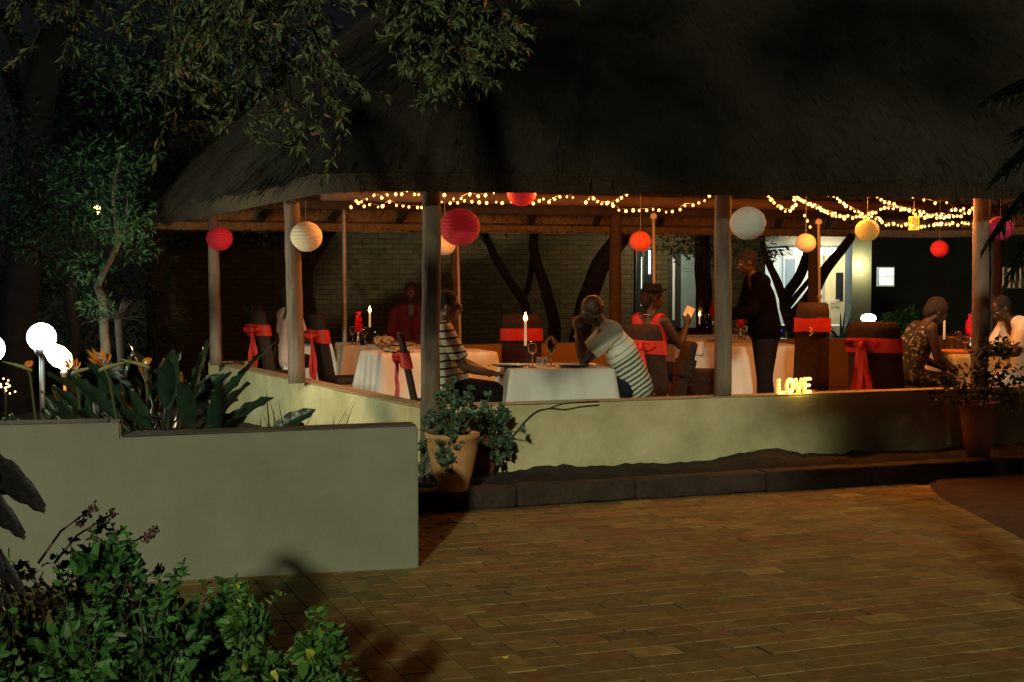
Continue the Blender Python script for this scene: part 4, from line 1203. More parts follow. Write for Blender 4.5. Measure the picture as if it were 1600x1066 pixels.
# P3 far left person seen from behind/side
t, fill, H, rot, V = person('seated person in a pale pink top half behind the cream lantern post', pz(449, 14.9), 30, seated(), 'skin_deep', .012)
garment(t, fill, 'top', 'shirt_pink', .012, inf=.016, legs=False, neck_=False, sleeve=.7); garment(t, fill, 'trousers', 'cloth_black', .012, inf=.014, arms=False, torso=False, neck_=False, leg_to=1.95)
hair(t, H, rot, bulk=.025, back=.05); shoes(t, V)
# P4 man in maroon facing the camera
t, fill, H, rot, V = person('man in a dark maroon shirt seated just left of the corner post', pz(644, 15.9), 256, seated(look=(1, .3, 0), elL=(.12, .23, .8), head=(.06, .01, 1.30), neck=(.03, 0, 1.15)), 'skin_deep', .012)
garment(t, fill, 'shirt', 'shirt_maroon', .012, inf=.018, legs=False, neck_=False, sleeve=1.8); garment(t, fill, 'trousers', 'cloth_black', .012, inf=.014, arms=False, torso=False, neck_=False, leg_to=1.95)
hair(t, H, rot, bulk=.004); shoes(t, V)
# P5 woman with the hat, looking right, menu in hand
t, fill, H, rot, V = person('woman in a small dark hat holding up a white menu', pz(1012, 13.05), 40,
    seated(hip=(.02, 0, .57), chest=(.03, 0, .90), neck=(.04, 0, 1.11), head=(.065, -.01, 1.275), look=(.86, -.50, -.05), elR=(.20, -.24, .82), haR=(.34, -.20, 1.02), hdR=(.5, 0, 1), hnR=(.2, 1, 0),
           elL=(.12, .22, .82), haL=(.30, .1, .84), curl=.9), 'skin_deep', .010, girth=.96)
garment(t, fill, 'red_dress', 'sash_dark', .011, inf=.014, legs=False, arms=False, neck_=False)
garment(t, fill, 'skirt', 'cloth_black', .011, inf=.022, arms=False, torso=False, neck_=False, leg_to=1.3)
bm = NB(); hh = hair(t, H, rot, bulk=.014, back=.03)
bm = NB(); lathe(bm, [(0, .09), (.085, .085), (.100, .045), (.104, .03), (.125, .022), (.127, .018), (.10, .012), (0, .012)], 24)
for v in bm.verts:
    q = v.co.copy(); v.co = H(q.x - .015, q.y, q.z + .055) 
ob('hat', bm, 'cloth_black', t, smooth=True)
bm = NB(); tube(bm, [H(.08, 0, .08), H(.12, -.02, .085), H(.15, -.02, .115)], [.008, .006, .001], 6); ob('hat_feather', bm, 'cloth_black', t)
bm = NB(); pn = V['neck'] + Vector((0, 0, -.02)); tube(bm, [pn + Vector((.07 * math.cos(a) - .01, .07 * math.sin(a), -.03 * math.cos(a))) for a in [k * math.pi / 8 for k in range(17)]], .006, 6); ob('necklace', bm, 'silver', t)
p = at(1052, 482, 12.75); bm = NB(); box(bm, (0, 0, 0), (.085, .004, .115), rot=Matrix.Rotation(R(28), 3, 'Y') @ Matrix.Rotation(R(-20), 3, 'X')); o = ob('menu_card', bm, 'paper_white'); tag(o, 'white menu card held up beside the blue-grey door', 'menu'); 
hp = (Matrix.Rotation(R(40), 3, 'Z') @ (V['haR'] + Vector((.03, .02, .09)))) + pz(1012, 13.05); o.location = hp + Vector((.015, 0, .03))
# P6 waiter standing, bending over the table
t, fill, H, rot, V = person('waiter in black standing between the second post and glowing letters', pz(1196, 13.55), 186,
    dict(hip=(0, 0, .93), chest=(.06, 0, 1.28), neck=(.13, 0, 1.49), head=(.20, 0, 1.625), look=(1, .05, -.30), shL=(.09, .20, 1.43), shR=(.09, -.20, 1.43),
         elL=(.20, .22, 1.14), elR=(.16, -.22, 1.13), haL=(.44, .16, 1.10), haR=(.42, -.14, 1.09), knL=(.03, .10, .50), knR=(-.02, -.10, .50), anL=(.03, .10, FZ), anR=(-.08, -.10, FZ), curl=.7), 'skin_deep', .010, girth=1.12)
garment(t, fill, 'shirt', 'cloth_waiter', .011, inf=.022, legs=False, neck_=False, sleeve=1.85); garment(t, fill, 'trousers', 'cloth_black', .011, inf=.022, arms=False, torso=False, neck_=False, leg_to=1.95)
hair(t, H, rot, bulk=.006); shoes(t, V)
bm = NB(); a = V['hip'] + Vector((-.02, .165, -.02)); 
for s in (1,): box(bm, (V['hip'].x - .10, .14, V['hip'].z + .02), (.05, .03, .10), bev=.008)
pch = ob('belt_pouch', bm, 'cloth_black', t)
bm = NB(); ball(bm, (V['hip'].x - .12, .16, V['hip'].z + .02), .009, 2); ob('indicator_light', bm, 'bead_blue', t)
# P7 woman in print dress, right, bent forward
t, fill, H, rot, V = person('woman in a black and white print dress bending forward at the right hand table', pz(1406, 12.65) - Vector((0, 0, .04)), 10,
    seated(hip=(.03, 0, .57), chest=(.16, 0, .88), neck=(.27, 0, 1.08), head=(.375, 0, 1.19), look=(1, -.05, -.55), shL=(.22, .18, 1.03), shR=(.22, -.18, 1.03), elL=(.28, .22, .76), elR=(.28, -.22, .77), haL=(.48, .10, .66), haR=(.50, -.10, .66), curl=.5), 'skin_deep', .010, girth=1.05)
garment(t, fill, 'print_dress', 'print_dress', .011, inf=.016, legs=True, arms=False, neck_=False, leg_to=1.25)
hair(t, H, rot, bulk=.014, back=.02); shoes(t, V)
bm = NB(); pn = V['neck']; tube(bm, [V['shL'] + Vector((.06, -.06, .02)), pn + Vector((-.07, .05, -.03)), pn + Vector((-.11, 0, -.11))], .010, 6); ob('dress_strap', bm, 'cloth_black', t)
# P8 man in white shirt at right edge
t, fill, H, rot, V = person('man in a white shirt at the right edge looking down at his plate', pz(1602, 12.75) - Vector((0, 0, .04)), 184,
    seated(hip=(0, 0, .57), chest=(.05, 0, .90), neck=(.135, 0, 1.115), head=(.235, 0, 1.215), look=(1, .15, -.60), shL=(.09, .20, 1.06), shR=(.09, -.20, 1.06), elL=(.20, .26, .82), elR=(.22, -.24, .82), haL=(.42, .10, .80), haR=(.43, -.08, .80), curl=.6), 'skin_deep', .009, girth=1.1)
garment(t, fill, 'white_shirt', 'shirt_white', .010, inf=.020, legs=False, neck_=False, sleeve=.85); garment(t, fill, 'trousers', 'napkin', .010, inf=.016, arms=False, torso=False, neck_=False, leg_to=1.95)
hair(t, H, rot, bulk=.003); shoes(t, V)

# ------------------------------------------------------------------ garden lamps at the left
def globe_lamp(label, px, py, D, r, power):
    p = at(px, py, D); t = thing('garden_lamp', label, 'lamp', (p.x, p.y, .1), 0, 'cold white garden lamps')
    h = p.z - .1
    bm = NB(); tube(bm, [(0, 0, 0), (0, 0, h - r)], .022, 12); ob('lamp_post', bm, 'lamp_dark', t, smooth=True)
    bm = NB(); lathe(bm, [(0, h - r - .03), (.05, h - r - .03), (.065, h - r * .80), (0, h - r * .80)], 16); ob('collar', bm, 'lamp_dark', t, smooth=True)
    bm = NB(); ball(bm, (0, 0, h), r, 4); ob('globe', bm, 'globe_cold', t, smooth=True)
    l = bpy.data.lights.new('globe_light', 'POINT'); l.energy = power; l.color = (.72, 1, .88); l.shadow_soft_size = r
    lo = bpy.data.objects.new('globe_light', l); COL.objects.link(lo); lo.location = (0, -r * 1.3, h + .1); lo.parent = t
globe_lamp('brilliant round white garden lamp above the warm torch flame', 65, 527, 11.2, .118, 60)
globe_lamp('second white garden lamp cut by the left edge of the view', -16, 545, 11.6, .125, 45)
# warm garden torch
p = at(92, 563, 10.9); t = thing('garden_torch', 'burning warm torch just below the round white garden lamp', 'torch', (p.x, p.y, .1))
h = p.z - .1
bm = NB(); tube(bm, [(.06, 0, 0), (.045, 0, h - .10)], .014, 8); ob('torch_pole', bm, 'stem_red', t)
bm = NB(); lathe(bm, [(0, h - .15), (.02, h - .15), (.034, h - .10), (.028, h - .085), (0, h - .085)], 14, (.045, 0, 0)); ob('torch_cup', bm, 'lamp_dark', t)
bm = NB(); tube(bm, [(.05, 0, h - .09), (.055, 0, h - .05), (.03, 0, h), (-.02, 0, h + .05), (-.08, 0, h + .10), (-.12, 0, h + .14)], [.016, .055, .085, .085, .055, .012], 14); ob('flame', bm, 'flame_warm', t, smooth=True)
l = bpy.data.lights.new('torch_light', 'POINT'); l.energy = 80; l.color = (1, .66, .28); l.shadow_soft_size = .06
lo = bpy.data.objects.new('torch_light', l); COL.objects.link(lo); lo.location = (.02, -.14, h + .05); lo.parent = t
# small far orange lamp in the trees with its bracket
p = at(152, 327, 17.5); t = thing('tree_lamp', 'tiny orange lamp glowing among the dark trees', 'lamp', p)
bm = NB(); lathe(bm, [(0, -.07), (.02, -.055), (.045, -.01), (.048, .02), (.03, .045), (0, .052)], 14); ob('lamp_glass', bm, 'lamp_orange', t, smooth=True)
bm = NB(); tube(bm, [(0, 0, .05), (0, 0, .30), (-.02, .3, .42)], .008, 6); ob('lamp_cord', bm, 'lamp_dark', t)
p = at(127, 351, 17.5); t2 = thing('lamp_bracket', 'thin pale bar catching the light below the tiny orange lamp', 'bracket', p)
bm = NB(); tube(bm, [(-.12, 0, 0), (.10, 0, .004)], .012, 8); tube(bm, [(-.1, 0, 0), (-.1, .4, 0)], .01, 6); ob('bar', bm, 'steel_pale', t2)
l = bpy.data.lights.new('tree_lamp_light', 'POINT'); l.energy = 3; l.color = (1, .55, .2); l.shadow_soft_size = .05
lo = bpy.data.objects.new('tree_lamp_light', l); COL.objects.link(lo); lo.location = (0, -.12, -.05); lo.parent = t
# small garden glints bottom left
p = at(8, 603, 10.4); t = thing('beaded_lamp', 'small cluster of golden beads glinting at the left edge', 'garden light', (p.x, p.y, .1)); h = p.z - .1
bm = NB(); tube(bm, [(0, 0, 0), (0, 0, h - .05)], .008, 6); ob('stake', bm, 'lamp_dark', t)
bm = NB(); rnd = random.Random(4)
for k in range(16): ball(bm, (rnd.gauss(0, .03), rnd.gauss(0, .03), h + rnd.gauss(0, .03)), .007, 1)
ob('beads', bm, 'lamp_orange', t)

# ------------------------------------------------------------------ strelitzia and garden plants
def paddle_leaf(bm, base, tip_dir, stem, L, W, twist=0):
    """long stalk with one big folded paddle leaf"""
    base = Vector(base); d = Vector(tip_dir).normalized()
    pts = [base]; n = 5
    for i in range(1, n + 1):
        f = i / n; pts.append(base + Vector((d.x * stem * f * f * .6, d.y * stem * f * f * .6, stem * f * max(.35, d.z))))
    tube(bm, pts, [.014 - .006 * i / n for i in range(n + 1)], 6)
    p = pts[-1]; ld = (pts[-1] - pts[-2]).normalized() * .5 + d * .8; ld.normalize()
    side = ld.cross(Vector((0, 0, 1)));
    side = side.normalized() if side.length > .05 else Vector((1, 0, 0))
    side = Quaternion(ld, twist) @ side; nrm = side.cross(ld); rows = []
    for i in range(12):
        f = i / 11; w_ = W * (math.sin(math.pi * (f * .93 + .03)) ** .7) * .5 * (1 - .25 * f); q = p + ld * L * f - Vector((0, 0, 1)) * L * .12 * f * f
        rip = .012 * math.sin(i * 1.9)
        rows.append([bm.verts.new(q + side * w_ + nrm * (w_ * .45 + rip)), bm.verts.new(q + side * w_ * .5 + nrm * w_ * .18), bm.verts.new(q), bm.verts.new(q - side * w_ * .5 + nrm * w_ * .18), bm.verts.new(q - side * w_ + nrm * (w_ * .45 - rip))])
    for a, b in zip(rows, rows[1:]):
        for k in range(4): bm.faces.new((a[k], a[k + 1], b[k + 1], b[k]))
def strelitzia(label, px, D, n, h, seed, spread=1.0, tilt=(0, 0)):
    rnd = random.Random(seed); c = Vector(((px - 800) / F * D, D, .1)); t = thing('crane_flower_plant', label, 'plant', c, 0)
    for k in range(n):
        a = 2 * math.pi * k / n * 1.618 * 3 + rnd.uniform(-.4, .4); s = rnd.uniform(.35, .95) * spread
        d = Vector((math.cos(a) * s + tilt[0], math.sin(a) * s * .7 + tilt[1], rnd.uniform(.55, 1)))
        bm = NB(); paddle_leaf(bm, (rnd.uniform(-.08, .08), rnd.uniform(-.08, .08), 0), d, h * rnd.uniform(.45, .85), h * rnd.uniform(.40, .56), h * rnd.uniform(.12, .175), rnd.uniform(-1.2, 1.2))
        ob('leaf', bm, 'paddle', t, smooth=True)
    return t
strelitzia('dark paddle leaved plant behind the step of the garden wall', 262, 9.1, 16, 1.05, 3, 1.0)
strelitzia('dark paddle leaved plant leaning towards the yellow side wall', 318, 9.0, 9, .92, 5, 1.1, (.35, 0))
strelitzia('dark paddle leaved plant behind the two crane flowers', 178, 9.6, 14, .86, 8, 1.0)
strelitzia('dense dark paddle leaved clump in the middle of the garden bed', 225, 10.2, 18, 1.0, 17, 1.2)
strelitzia('low dark paddle leaved clump left of the crane flowers', 140, 10.0, 14, .62, 19, 1.0)
strelitzia('dark paddle leaved plant below the bright garden lamps', 40, 9.9, 12, .58, 12, 1.0)
strelitzia('dark paddle leaved plant at the far left edge', -50, 9.2, 10, .6, 14)
def crane_flower(label, px, py, D, flip=1, lean=-.06, size=1.0):
    p = at(px, py, D); t = thing('crane_flower', label, 'flower', (p.x + lean, p.y, .1)); h = p.z - .1
    bm = NB(); tube(bm, [(0, 0, 0), (.01, 0, h * .5), (-lean * .6, 0, h * .92), (-lean, 0, h)], [.012, .011, .010, .010], 8); ob('stem', bm, 'stem_green', t, smooth=True)
    o = Vector((-lean, 0, h))
    bm = NB(); tube(bm, [o + Vector((-.03 * flip, 0, -.025)), o + Vector((.02 * flip, 0, .0)), o + Vector((.19 * flip, 0, .045))], [.011, .016, .002], 8); ob('beak', bm, 'petal_beak', t, smooth=True)
    bm = NB()
    for k, (a, l_) in enumerate(((100, .13), (118, .15), (134, .16), (82, .12), (148, .12), (60, .10))):
        l_ *= size; d = Vector((math.cos(R(a)) * flip, random.uniform(-.25, .25), math.sin(R(a)))).normalized(); s = Vector((0, 1, 0)) * .013; u = d.cross(Vector((0, 1, 0))) * .014
        q = [o + d * l_ * f for f in (0, .35, .7, 1)]
        vs = [bm.verts.new(q[0]), bm.verts.new(q[1] + s + u * .5), bm.verts.new(q[2] + s * .8 + u), bm.verts.new(q[3]), bm.verts.new(q[2] - s * .8 - u), bm.verts.new(q[1] - s - u * .5)]
        bm.faces.new(vs)
    for f in list(bm.faces): pass
    ob('petals', bm, 'petal_orange', t)
crane_flower('orange crane flower standing clear above the garden wall', 162, 574, 8.7, 1, .09)
crane_flower('orange crane flower in the glare right of the burning torch', 118, 580, 9.6, 1, .03, .8)
crane_flower('small pale crane flower bud left of the burning torch', 43, 574, 9.9, -1, .05, .4)
crane_flower('crane flower bud among the dark paddle leaves', 227, 570, 9.2, -1, .02, .4)

def spiky(label, name, px, D, n, h, seed, m='paddle', w_=.012, base_z=.1, trunk=0, spread=.5):
    rnd = random.Random(seed); c = Vector(((px - 800) / F * D, D, base_z)); t = thing(name, label, 'plant', c)
    if trunk:
        bm = NB(); tube(bm, [(0, 0, 0), (.02, 0, trunk * .5), (-.01, 0, trunk)], [.035, .03, .035], 8); ob('trunk', bm, 'bark', t, smooth=True)
    bm = NB()
    for k in range(n):
        a = rnd.uniform(0, 6.28); s = rnd.uniform(.1, 1) * spread; d = Vector((math.cos(a) * s, math.sin(a) * s, 1)).normalized(); L = h * rnd.uniform(.6, 1.1); sd = Vector((-math.sin(a), math.cos(a), 0)); rows = []
        for i in range(6):
            f = i / 5; q = Vector((0, 0, trunk)) + Vector((math.cos(a), math.sin(a), 0)) * .02 + d * L * f + Vector((math.cos(a), math.sin(a), -1.0)) * L * .22 * s * f * f; ww = w_ * (1 - f) ** .6 + .0008
            rows.append((bm.verts.new(q - sd * ww), bm.verts.new(q + Vector((0, 0, -ww * .5))), bm.verts.new(q + sd * ww)))
        for x, y in zip(rows, rows[1:]):
            bm.faces.new((x[0], x[1], y[1], y[0])); bm.faces.new((x[1], x[2], y[2], y[1]))
    ob('blades', bm, m, t)
for px, D, n, h, s, lab in ((428, 9.3, 10, .74, 1, 'thin spiky leaves at the left foot of the yellow side wall'), (462, 9.0, 9, .84, 2, 'tall spiky leaves in the middle against the yellow side wall'), (498, 8.6, 8, .78, 3, 'rightmost spiky leaves against the yellow side wall'), (396, 9.6, 9, .62, 4, 'short spiky tuft beside the paddle leaves')):
    spiky(lab, 'spiky_plant', px, D, n, h, s, w_=.010)
spiky('small yucca on a bare stem behind the pavilion left of the first bow chair', 'yucca', 393, 17.0, 40, .38, 7, w_=.014, trunk=.9, spread=2.2)
spiky('drooping dry yucca between the pale tree trunk and the pavilion', 'yucca', 186, 12.2, 30, .26, 9, m='bark', w_=.010, trunk=1.15, spread=3)
spiky('aloe with long thin leaves in front of the white plinth', 'aloe', 1315, 21.5, 22, .8, 12, m='paddle', w_=.025, base_z=.1, trunk=.5, spread=1.6)

# ------------------------------------------------------------------ terracotta pots
def pot(label, base, r, h, m, name='terracotta_pot', rim=1.06):
    t = thing(name, label, 'plant pot', base)
    bm = NB(); lathe(bm, [(0, 0), (r * .56, 0), (r * .60, .01), (r * .80, h * .35), (r * .96, h * .72), (r * 1.0, h * .90), (r * rim, h * .92), (r * rim, h), (r * .93, h), (r * .90, h * .9), (r * .8, h * .5)], 40); ob('pot_body', bm, m, t, smooth=True)
    bm = NB(); lathe(bm, [(0, h * .88), (r * .9, h * .88)], 24); ob('potting_soil', bm, 'soil', t)
    return t
pb = onto(707, 765, .155); pot('ochre terracotta pot of succulents standing by the front corner post', (pb.x, pb.y, .15), .178, .40, 'terracotta')
pb2 = onto(757, 742, .155); pot('smaller red-brown terracotta pot behind the succulent pot', (pb2.x, pb2.y + .03, .15), .115, .30, 'terracotta_dark')
pb3 = at(1528, 712, 11.1); pot('tall red-brown terracotta pot in the shade below the right hand post', (pb3.x, pb3.y, .13), .15, .46, 'terracotta_dark')
# succulent: fleshy rosettes on trailing stems
def succulent(label, c, blobs, seed, r0=.034):
    rnd = random.Random(seed); t = thing('succulent', label, 'plant', c)
    P, Dd, Ls = [], [], []
    bm = NB()
    for (x, y, z, n, s) in blobs:
        for k in range(n):
            q = Vector((x + rnd.gauss(0, s), y + rnd.gauss(0, s * .8), z + rnd.gauss(0, s)))
            if rnd.random() < .45: tube(bm, [(q.x * .25, q.y * .25, max(-.02, min(0, q.z))), q * .6 + Vector((0, 0, .02)), q], [.006, .005, .004], 5)
            ax = (q - Vector((0, .05, -.12))).normalized() + Vector((0, -.25, .35)); ax.normalize(); e1 = ax.orthogonal().normalized(); e2 = ax.cross(e1)
            m_ = rnd.randint(9, 13)
            for i in range(m_):
                a = i * 2.4; op = .35 + .75 * (i / m_)
                d = ax + (e1 * math.cos(a) + e2 * math.sin(a)) * op * 1.3
                P.append(q); Dd.append(d.normalized()); Ls.append(r0 * rnd.uniform(.8, 1.25) * (.7 + .5 * i / m_))
    ob('stems', bm, 'stem_green', t)
    n = len(P); me = leaf_mesh('rosettes', np.array([tuple(p) for p in P]), np.array([tuple(d) for d in Dd]), np.array(Ls), .62, greens(n, (.085, .15, .085), .3), fold=.12, curl=-.22, shape='round'); link('rosettes', me, 'leafage', t)
succulent('grey-green succulent overflowing the ochre pot', (pb.x, pb.y, .15 + .36),
          [(0, 0, .16, 40, .075), (.02, .02, .27, 26, .07), (-.13, 0, .05, 16, .055), (-.15, -.05, .14, 12, .04), (.14, -.03, .22, 16, .05), (-.06, -.17, -.07, 14, .035), (-.02, -.19, -.15, 7, .025), (.0, -.16, .0, 12, .04), (-.2, .05, -.08, 12, .04), (-.22, .05, -.22, 8, .03)], 21)
succulent('darker round leaved succulent spilling from the smaller pot', (pb2.x, pb2.y + .03, .15 + .27), [(.0, -.02, .10, 22, .06), (.10, -.03, .02, 20, .05), (.13, -.03, -.05, 12, .035), (.08, 0, .17, 12, .05), (.14, .0, .20, 6, .025), (-.06, -.06, .0, 12, .035), (.05, -.1, -.04, 14, .04)], 22, .045)
crown('pot_shrub', [(Vector((x, y, z)), r) for x, y, z, r in ((0, 0, 0, .2), (.12, -.05, .18, .18), (.05, 0, .32, .15), (-.1, 0, .1, .16), (.22, -.02, .05, .12), (.16, 0, .38, .1), (.2, 0, -.1, .12), (-.25, 0, -.03, .15))], 240, .055, .5, (.035, .07, .03), shape='round')
cr = bpy.data.objects['pot_shrub']; cr.name = 'crown'; t = thing('pot_plant', 'leafy shrub in the tall red-brown pot against the right hand post', 'plant', (pb3.x + .02, pb3.y, .13 + .56)); cr.parent = t
bm = NB()
for k in range(7): tube(bm, [(0, 0, -.18), (random.uniform(-.06, .1), random.uniform(-.05, .05), .05), (random.uniform(-.12, .24), random.uniform(-.05, .05), .34)], [.006, .004, .002], 5)
ob('stems', bm, 'stem_red', t)

# cable from the table foot over the wall
def on_wall(px, py, off=.012):
    q = on_line(px, Nc, FRc); p = at(px, py, q.y); return p + Vector((.345, -.94, 0)) * off
pts = [at(935, 631, 10.30), at(906, 633, 10.22), at(880, 635, 10.12), on_wall(858, 638), on_wall(838, 643), on_wall(820, 658), on_wall(805, 676), on_wall(793, 690), on_wall(782, 712), on_wall(775, 733)]
pts[0].z = pts[1].z = pts[2].z = .668
o = pts[0].copy(); bm = NB()
sm = []
for i in range(len(pts) - 1):
    for s in range(6):
        f = s / 6; p0 = pts[max(0, i - 1)]; p1 = pts[i]; p2 = pts[i + 1]; p3 = pts[min(len(pts) - 1, i + 2)]
        sm.append(.5 * ((2 * p1) + (p2 - p0) * f + (2 * p0 - 5 * p1 + 4 * p2 - p3) * f * f + (3 * p1 - p0 - 3 * p2 + p3) * f ** 3) - o)
tube(bm, sm, .0065, 8); cb = ob('cable', bm, 'cable', smooth=True); cb.location = o; tag(cb, 'black cable curving over the front wall towards the pots', 'cable')

# litter on paving
for i, (px, py, lab, c_) in enumerate(((785, 1028, 'tiny yellow fallen petal on the paving at the bottom centre', (.75, .62, .05)), (937, 808, 'small pale scrap on the paving near the kerb', (.7, .66, .4)), (994, 1023, 'small blue-grey dead leaf on the paving at the bottom', (.14, .18, .18)), (978, 987, 'blue-grey dead leaf above the others on the paving', (.14, .18, .18)), (690, 850, 'pale fallen leaf on the paving beside the garden wall end', (.30, .27, .15)))):
    p = onto(px, py, .006); me = leaf_mesh('fallen_leaf', np.array([(0, 0, 0)]), np.array([(1, .3, .02)]), np.array([.035 if i != 2 and i != 3 else .05]), .5, np.array([c_]), shape='round'); o = link('fallen_leaf', me, 'leafage'); o.location = p + Vector((0, 0, .004)); o.rotation_euler = (0, 0, i * 1.3); tag(o, lab, 'leaf')

# ------------------------------------------------------------------ foreground shrubs
def shrub(label, c, clumps, per, L, W, base, seed, name='leafy_shrub', stems=10, alt=None, frac=0, shape='round'):
    global RNG
    RNG = np.random.default_rng(seed); random.seed(seed)
    t = thing(name, label, 'shrub', c)
    crown('foliage', [(Vector(p), r) for p, r in clumps], per, L, W, base, t, alt=alt, frac=frac, shape=shape, droop=-.15)
    if shape == 'round':
        P, Dd, S = [], [], []; bm = NB()
        for k in range(stems):
            p, r = clumps[random.randrange(len(clumps))]; st = Vector(p) + Vector((random.gauss(0, r * .5), random.gauss(0, r * .4), r * .5))
            pth = twig_path(st, (random.gauss(0, .5), random.gauss(0, .4), 1), r * random.uniform(.7, 1.3) + .05, 6, -.03, .16); tube(bm, pth, [.003, .003, .0025, .002, .002, .0015, .001], 4)
            for i in range(1, 7):
                for s_ in range(3 if i > 4 else 2):
                    P.append(tuple(pth[i])); Dd.append((random.gauss(0, 1), random.gauss(0, 1), random.uniform(-.1, .7))); S.append(L * random.uniform(.5, 1.05) * (1.15 - i * .07))
        link('sprig_leaves', leaf_mesh('sprig_leaves', np.array(P), np.array(Dd), np.array(S), W * .85, greens(len(P), [c * 1.25 for c in base], .3, alt, frac * 2), shape='round'), 'leafage', t)
    else: bm = NB()
    for k in range(stems):
        p, r = clumps[k % len(clumps)]; e = Vector(p) + Vector((random.gauss(0, r * .4), random.gauss(0, r * .3), r * random.uniform(.2, .9)))
        tube(bm, [(random.gauss(0, .05), random.gauss(0, .05), 0), Vector((e.x * .5, e.y * .5, e.z * .55)), e], [.008, .006, .002], 5)
    ob('stems', bm, 'stem_green', t)
    return t
G1 = (.055, .16, .035)
shrub('broad leafy shrub filling the bottom left corner of the view', (-1.05, 3.7, 0), [((-.35, 0, .38), .24), ((0, 0, .38), .22), ((.25, 0, .30), .16), ((-.6, .1, .40), .24), ((-.1, -.3, .30), .25), ((-.5, -.3, .35), .26), ((.15, -.3, .2), .2), ((.05, .12, .54), .10), ((-.15, .05, .54), .12)], 700, .044, .62, G1, 31, stems=26, alt=(.42, .48, .36), frac=.02)
shrub('young leafy shrub with yellow tips standing apart on the paving side', (-.62, 4.0, 0), [((0, 0, .34), .12), ((.04, 0, .48), .06), ((-.16, 0, .42), .08), ((-.18, 0, .56), .05), ((.05, -.05, .2), .14), ((-.12, -.1, .25), .14)], 1300, .042, .62, (.07, .17, .03), 33, stems=14, alt=(.42, .45, .06), frac=.06)
shrub('leafy shrub climbing in front of the middle of the garden wall', (-1.35, 4.35, 0), [((.02, 0, .66), .07), ((.05, 0, .50), .14), ((.2, 0, .44), .13), ((.35, 0, .40), .11), ((.42, 0, .50), .05), ((-.12, 0, .42), .17), ((.1, 0, .3), .22)], 1000, .055, .70, (.055, .16, .035), 35, stems=18)
def flower_spike(label, base, tip, seed, col='stem_red'):
    rnd = random.Random(seed); base = Vector(base); tip = Vector(tip); t = thing('flower_spike', label, 'plant', base, 0, 'dried flower spikes over the shrubs')
    d = tip - base; bm = NB(); tube(bm, [(0, 0, 0), d * .5 + Vector((-.02, 0, .01)), d], [.005, .004, .002], 6); ob('stalk', bm, col, t)
    bm = NB(); dn = d.normalized()
    for k in range(46):
        f = rnd.uniform(.62, 1); q = d * f; a = rnd.uniform(0, 6.28); e1 = dn.orthogonal().normalized(); e2 = dn.cross(e1); o_ = (e1 * math.cos(a) + e2 * math.sin(a)) * .014 + dn * .010
        tube(bm, [q, q + o_], [.0012, .0012], 4); ball(bm, q + o_, .0038 * rnd.uniform(.7, 1.3), 1, (1, 1, 1.4))
    ob('seed_heads', bm, col, t, smooth=True)
flower_spike('longest dried flower spike leaning right near the big dark leaves', at(60, 880, 4.2), at(150, 790, 4.2), 1)
flower_spike('dried flower spike with a hooked tip in the middle of the three', at(85, 880, 4.4), at(176, 802, 4.4), 2)
flower_spike('rightmost reddish dried flower spike in front of the garden wall', at(185, 880, 4.5), at(242, 828, 4.5), 3)
flower_spike('short dried spike to the right above the low shrub tips', at(225, 925, 4.6), at(250, 888, 4.6), 4)
shrub('reddish dark twiggy plant between the big dark leaves and the green shrub', (-1.62, 4.3, 0), [((0, 0, .62), .13), ((.2, 0, .57), .11), ((.34, 0, .52), .08), ((-.1, 0, .48), .16), ((.15, 0, .42), .18)], 260, .06, .45, (.04, .022, .014), 36, name='twiggy_shrub', stems=22, shape='lance')
# big dark leaves close to the camera at the left edge
t = thing('large_leaf_plant', 'big dark ragged leaves close to the camera at the left edge', 'plant', (-1.52, 3.9, 0))
rnd = random.Random(5)
for k, (tx, tz, L, Wd) in enumerate(((.12, .93, .26, .16), (-.02, 1.02, .24, .16), (.06, .85, .25, .15), (.0, .76, .26, .16), (-.12, .9, .26, .16), (.06, .68, .24, .13))):
    bm = NB(); rows = []; tip = Vector((tx + .04, .0, tz)); a = tip + Vector((-L, rnd.uniform(-.1, .1), .10))
    for i in range(14):
        f = i / 13; q = a.lerp(tip, f) + Vector((0, 0, .05 * math.sin(math.pi * f))); ww = Wd * .5 * math.sin(math.pi * (f * .94 + .02)) ** .7 * (1 + .10 * math.sin(i * 2.4)); n_ = Vector((0, .25, .97))
        s_ = Vector((.18, -.55, .82)).normalized()
        rows.append([bm.verts.new(q + s_ * ww), bm.verts.new(q + s_ * ww * .5 + Vector((0, -.02, 0))), bm.verts.new(q), bm.verts.new(q - s_ * ww * .5 + Vector((0, -.02, 0))), bm.verts.new(q - s_ * ww)])
    for x, y in zip(rows, rows[1:]):
        for j in range(4): bm.faces.new((x[j], x[j + 1], y[j + 1], y[j]))
    tube(bm, [(0, 0, 0), (a.x * .4, 0, a.z * .6), a], [.012, .010, .006], 6)
    o = ob('leaf', bm, 'dark_leaf', t, smooth=True)

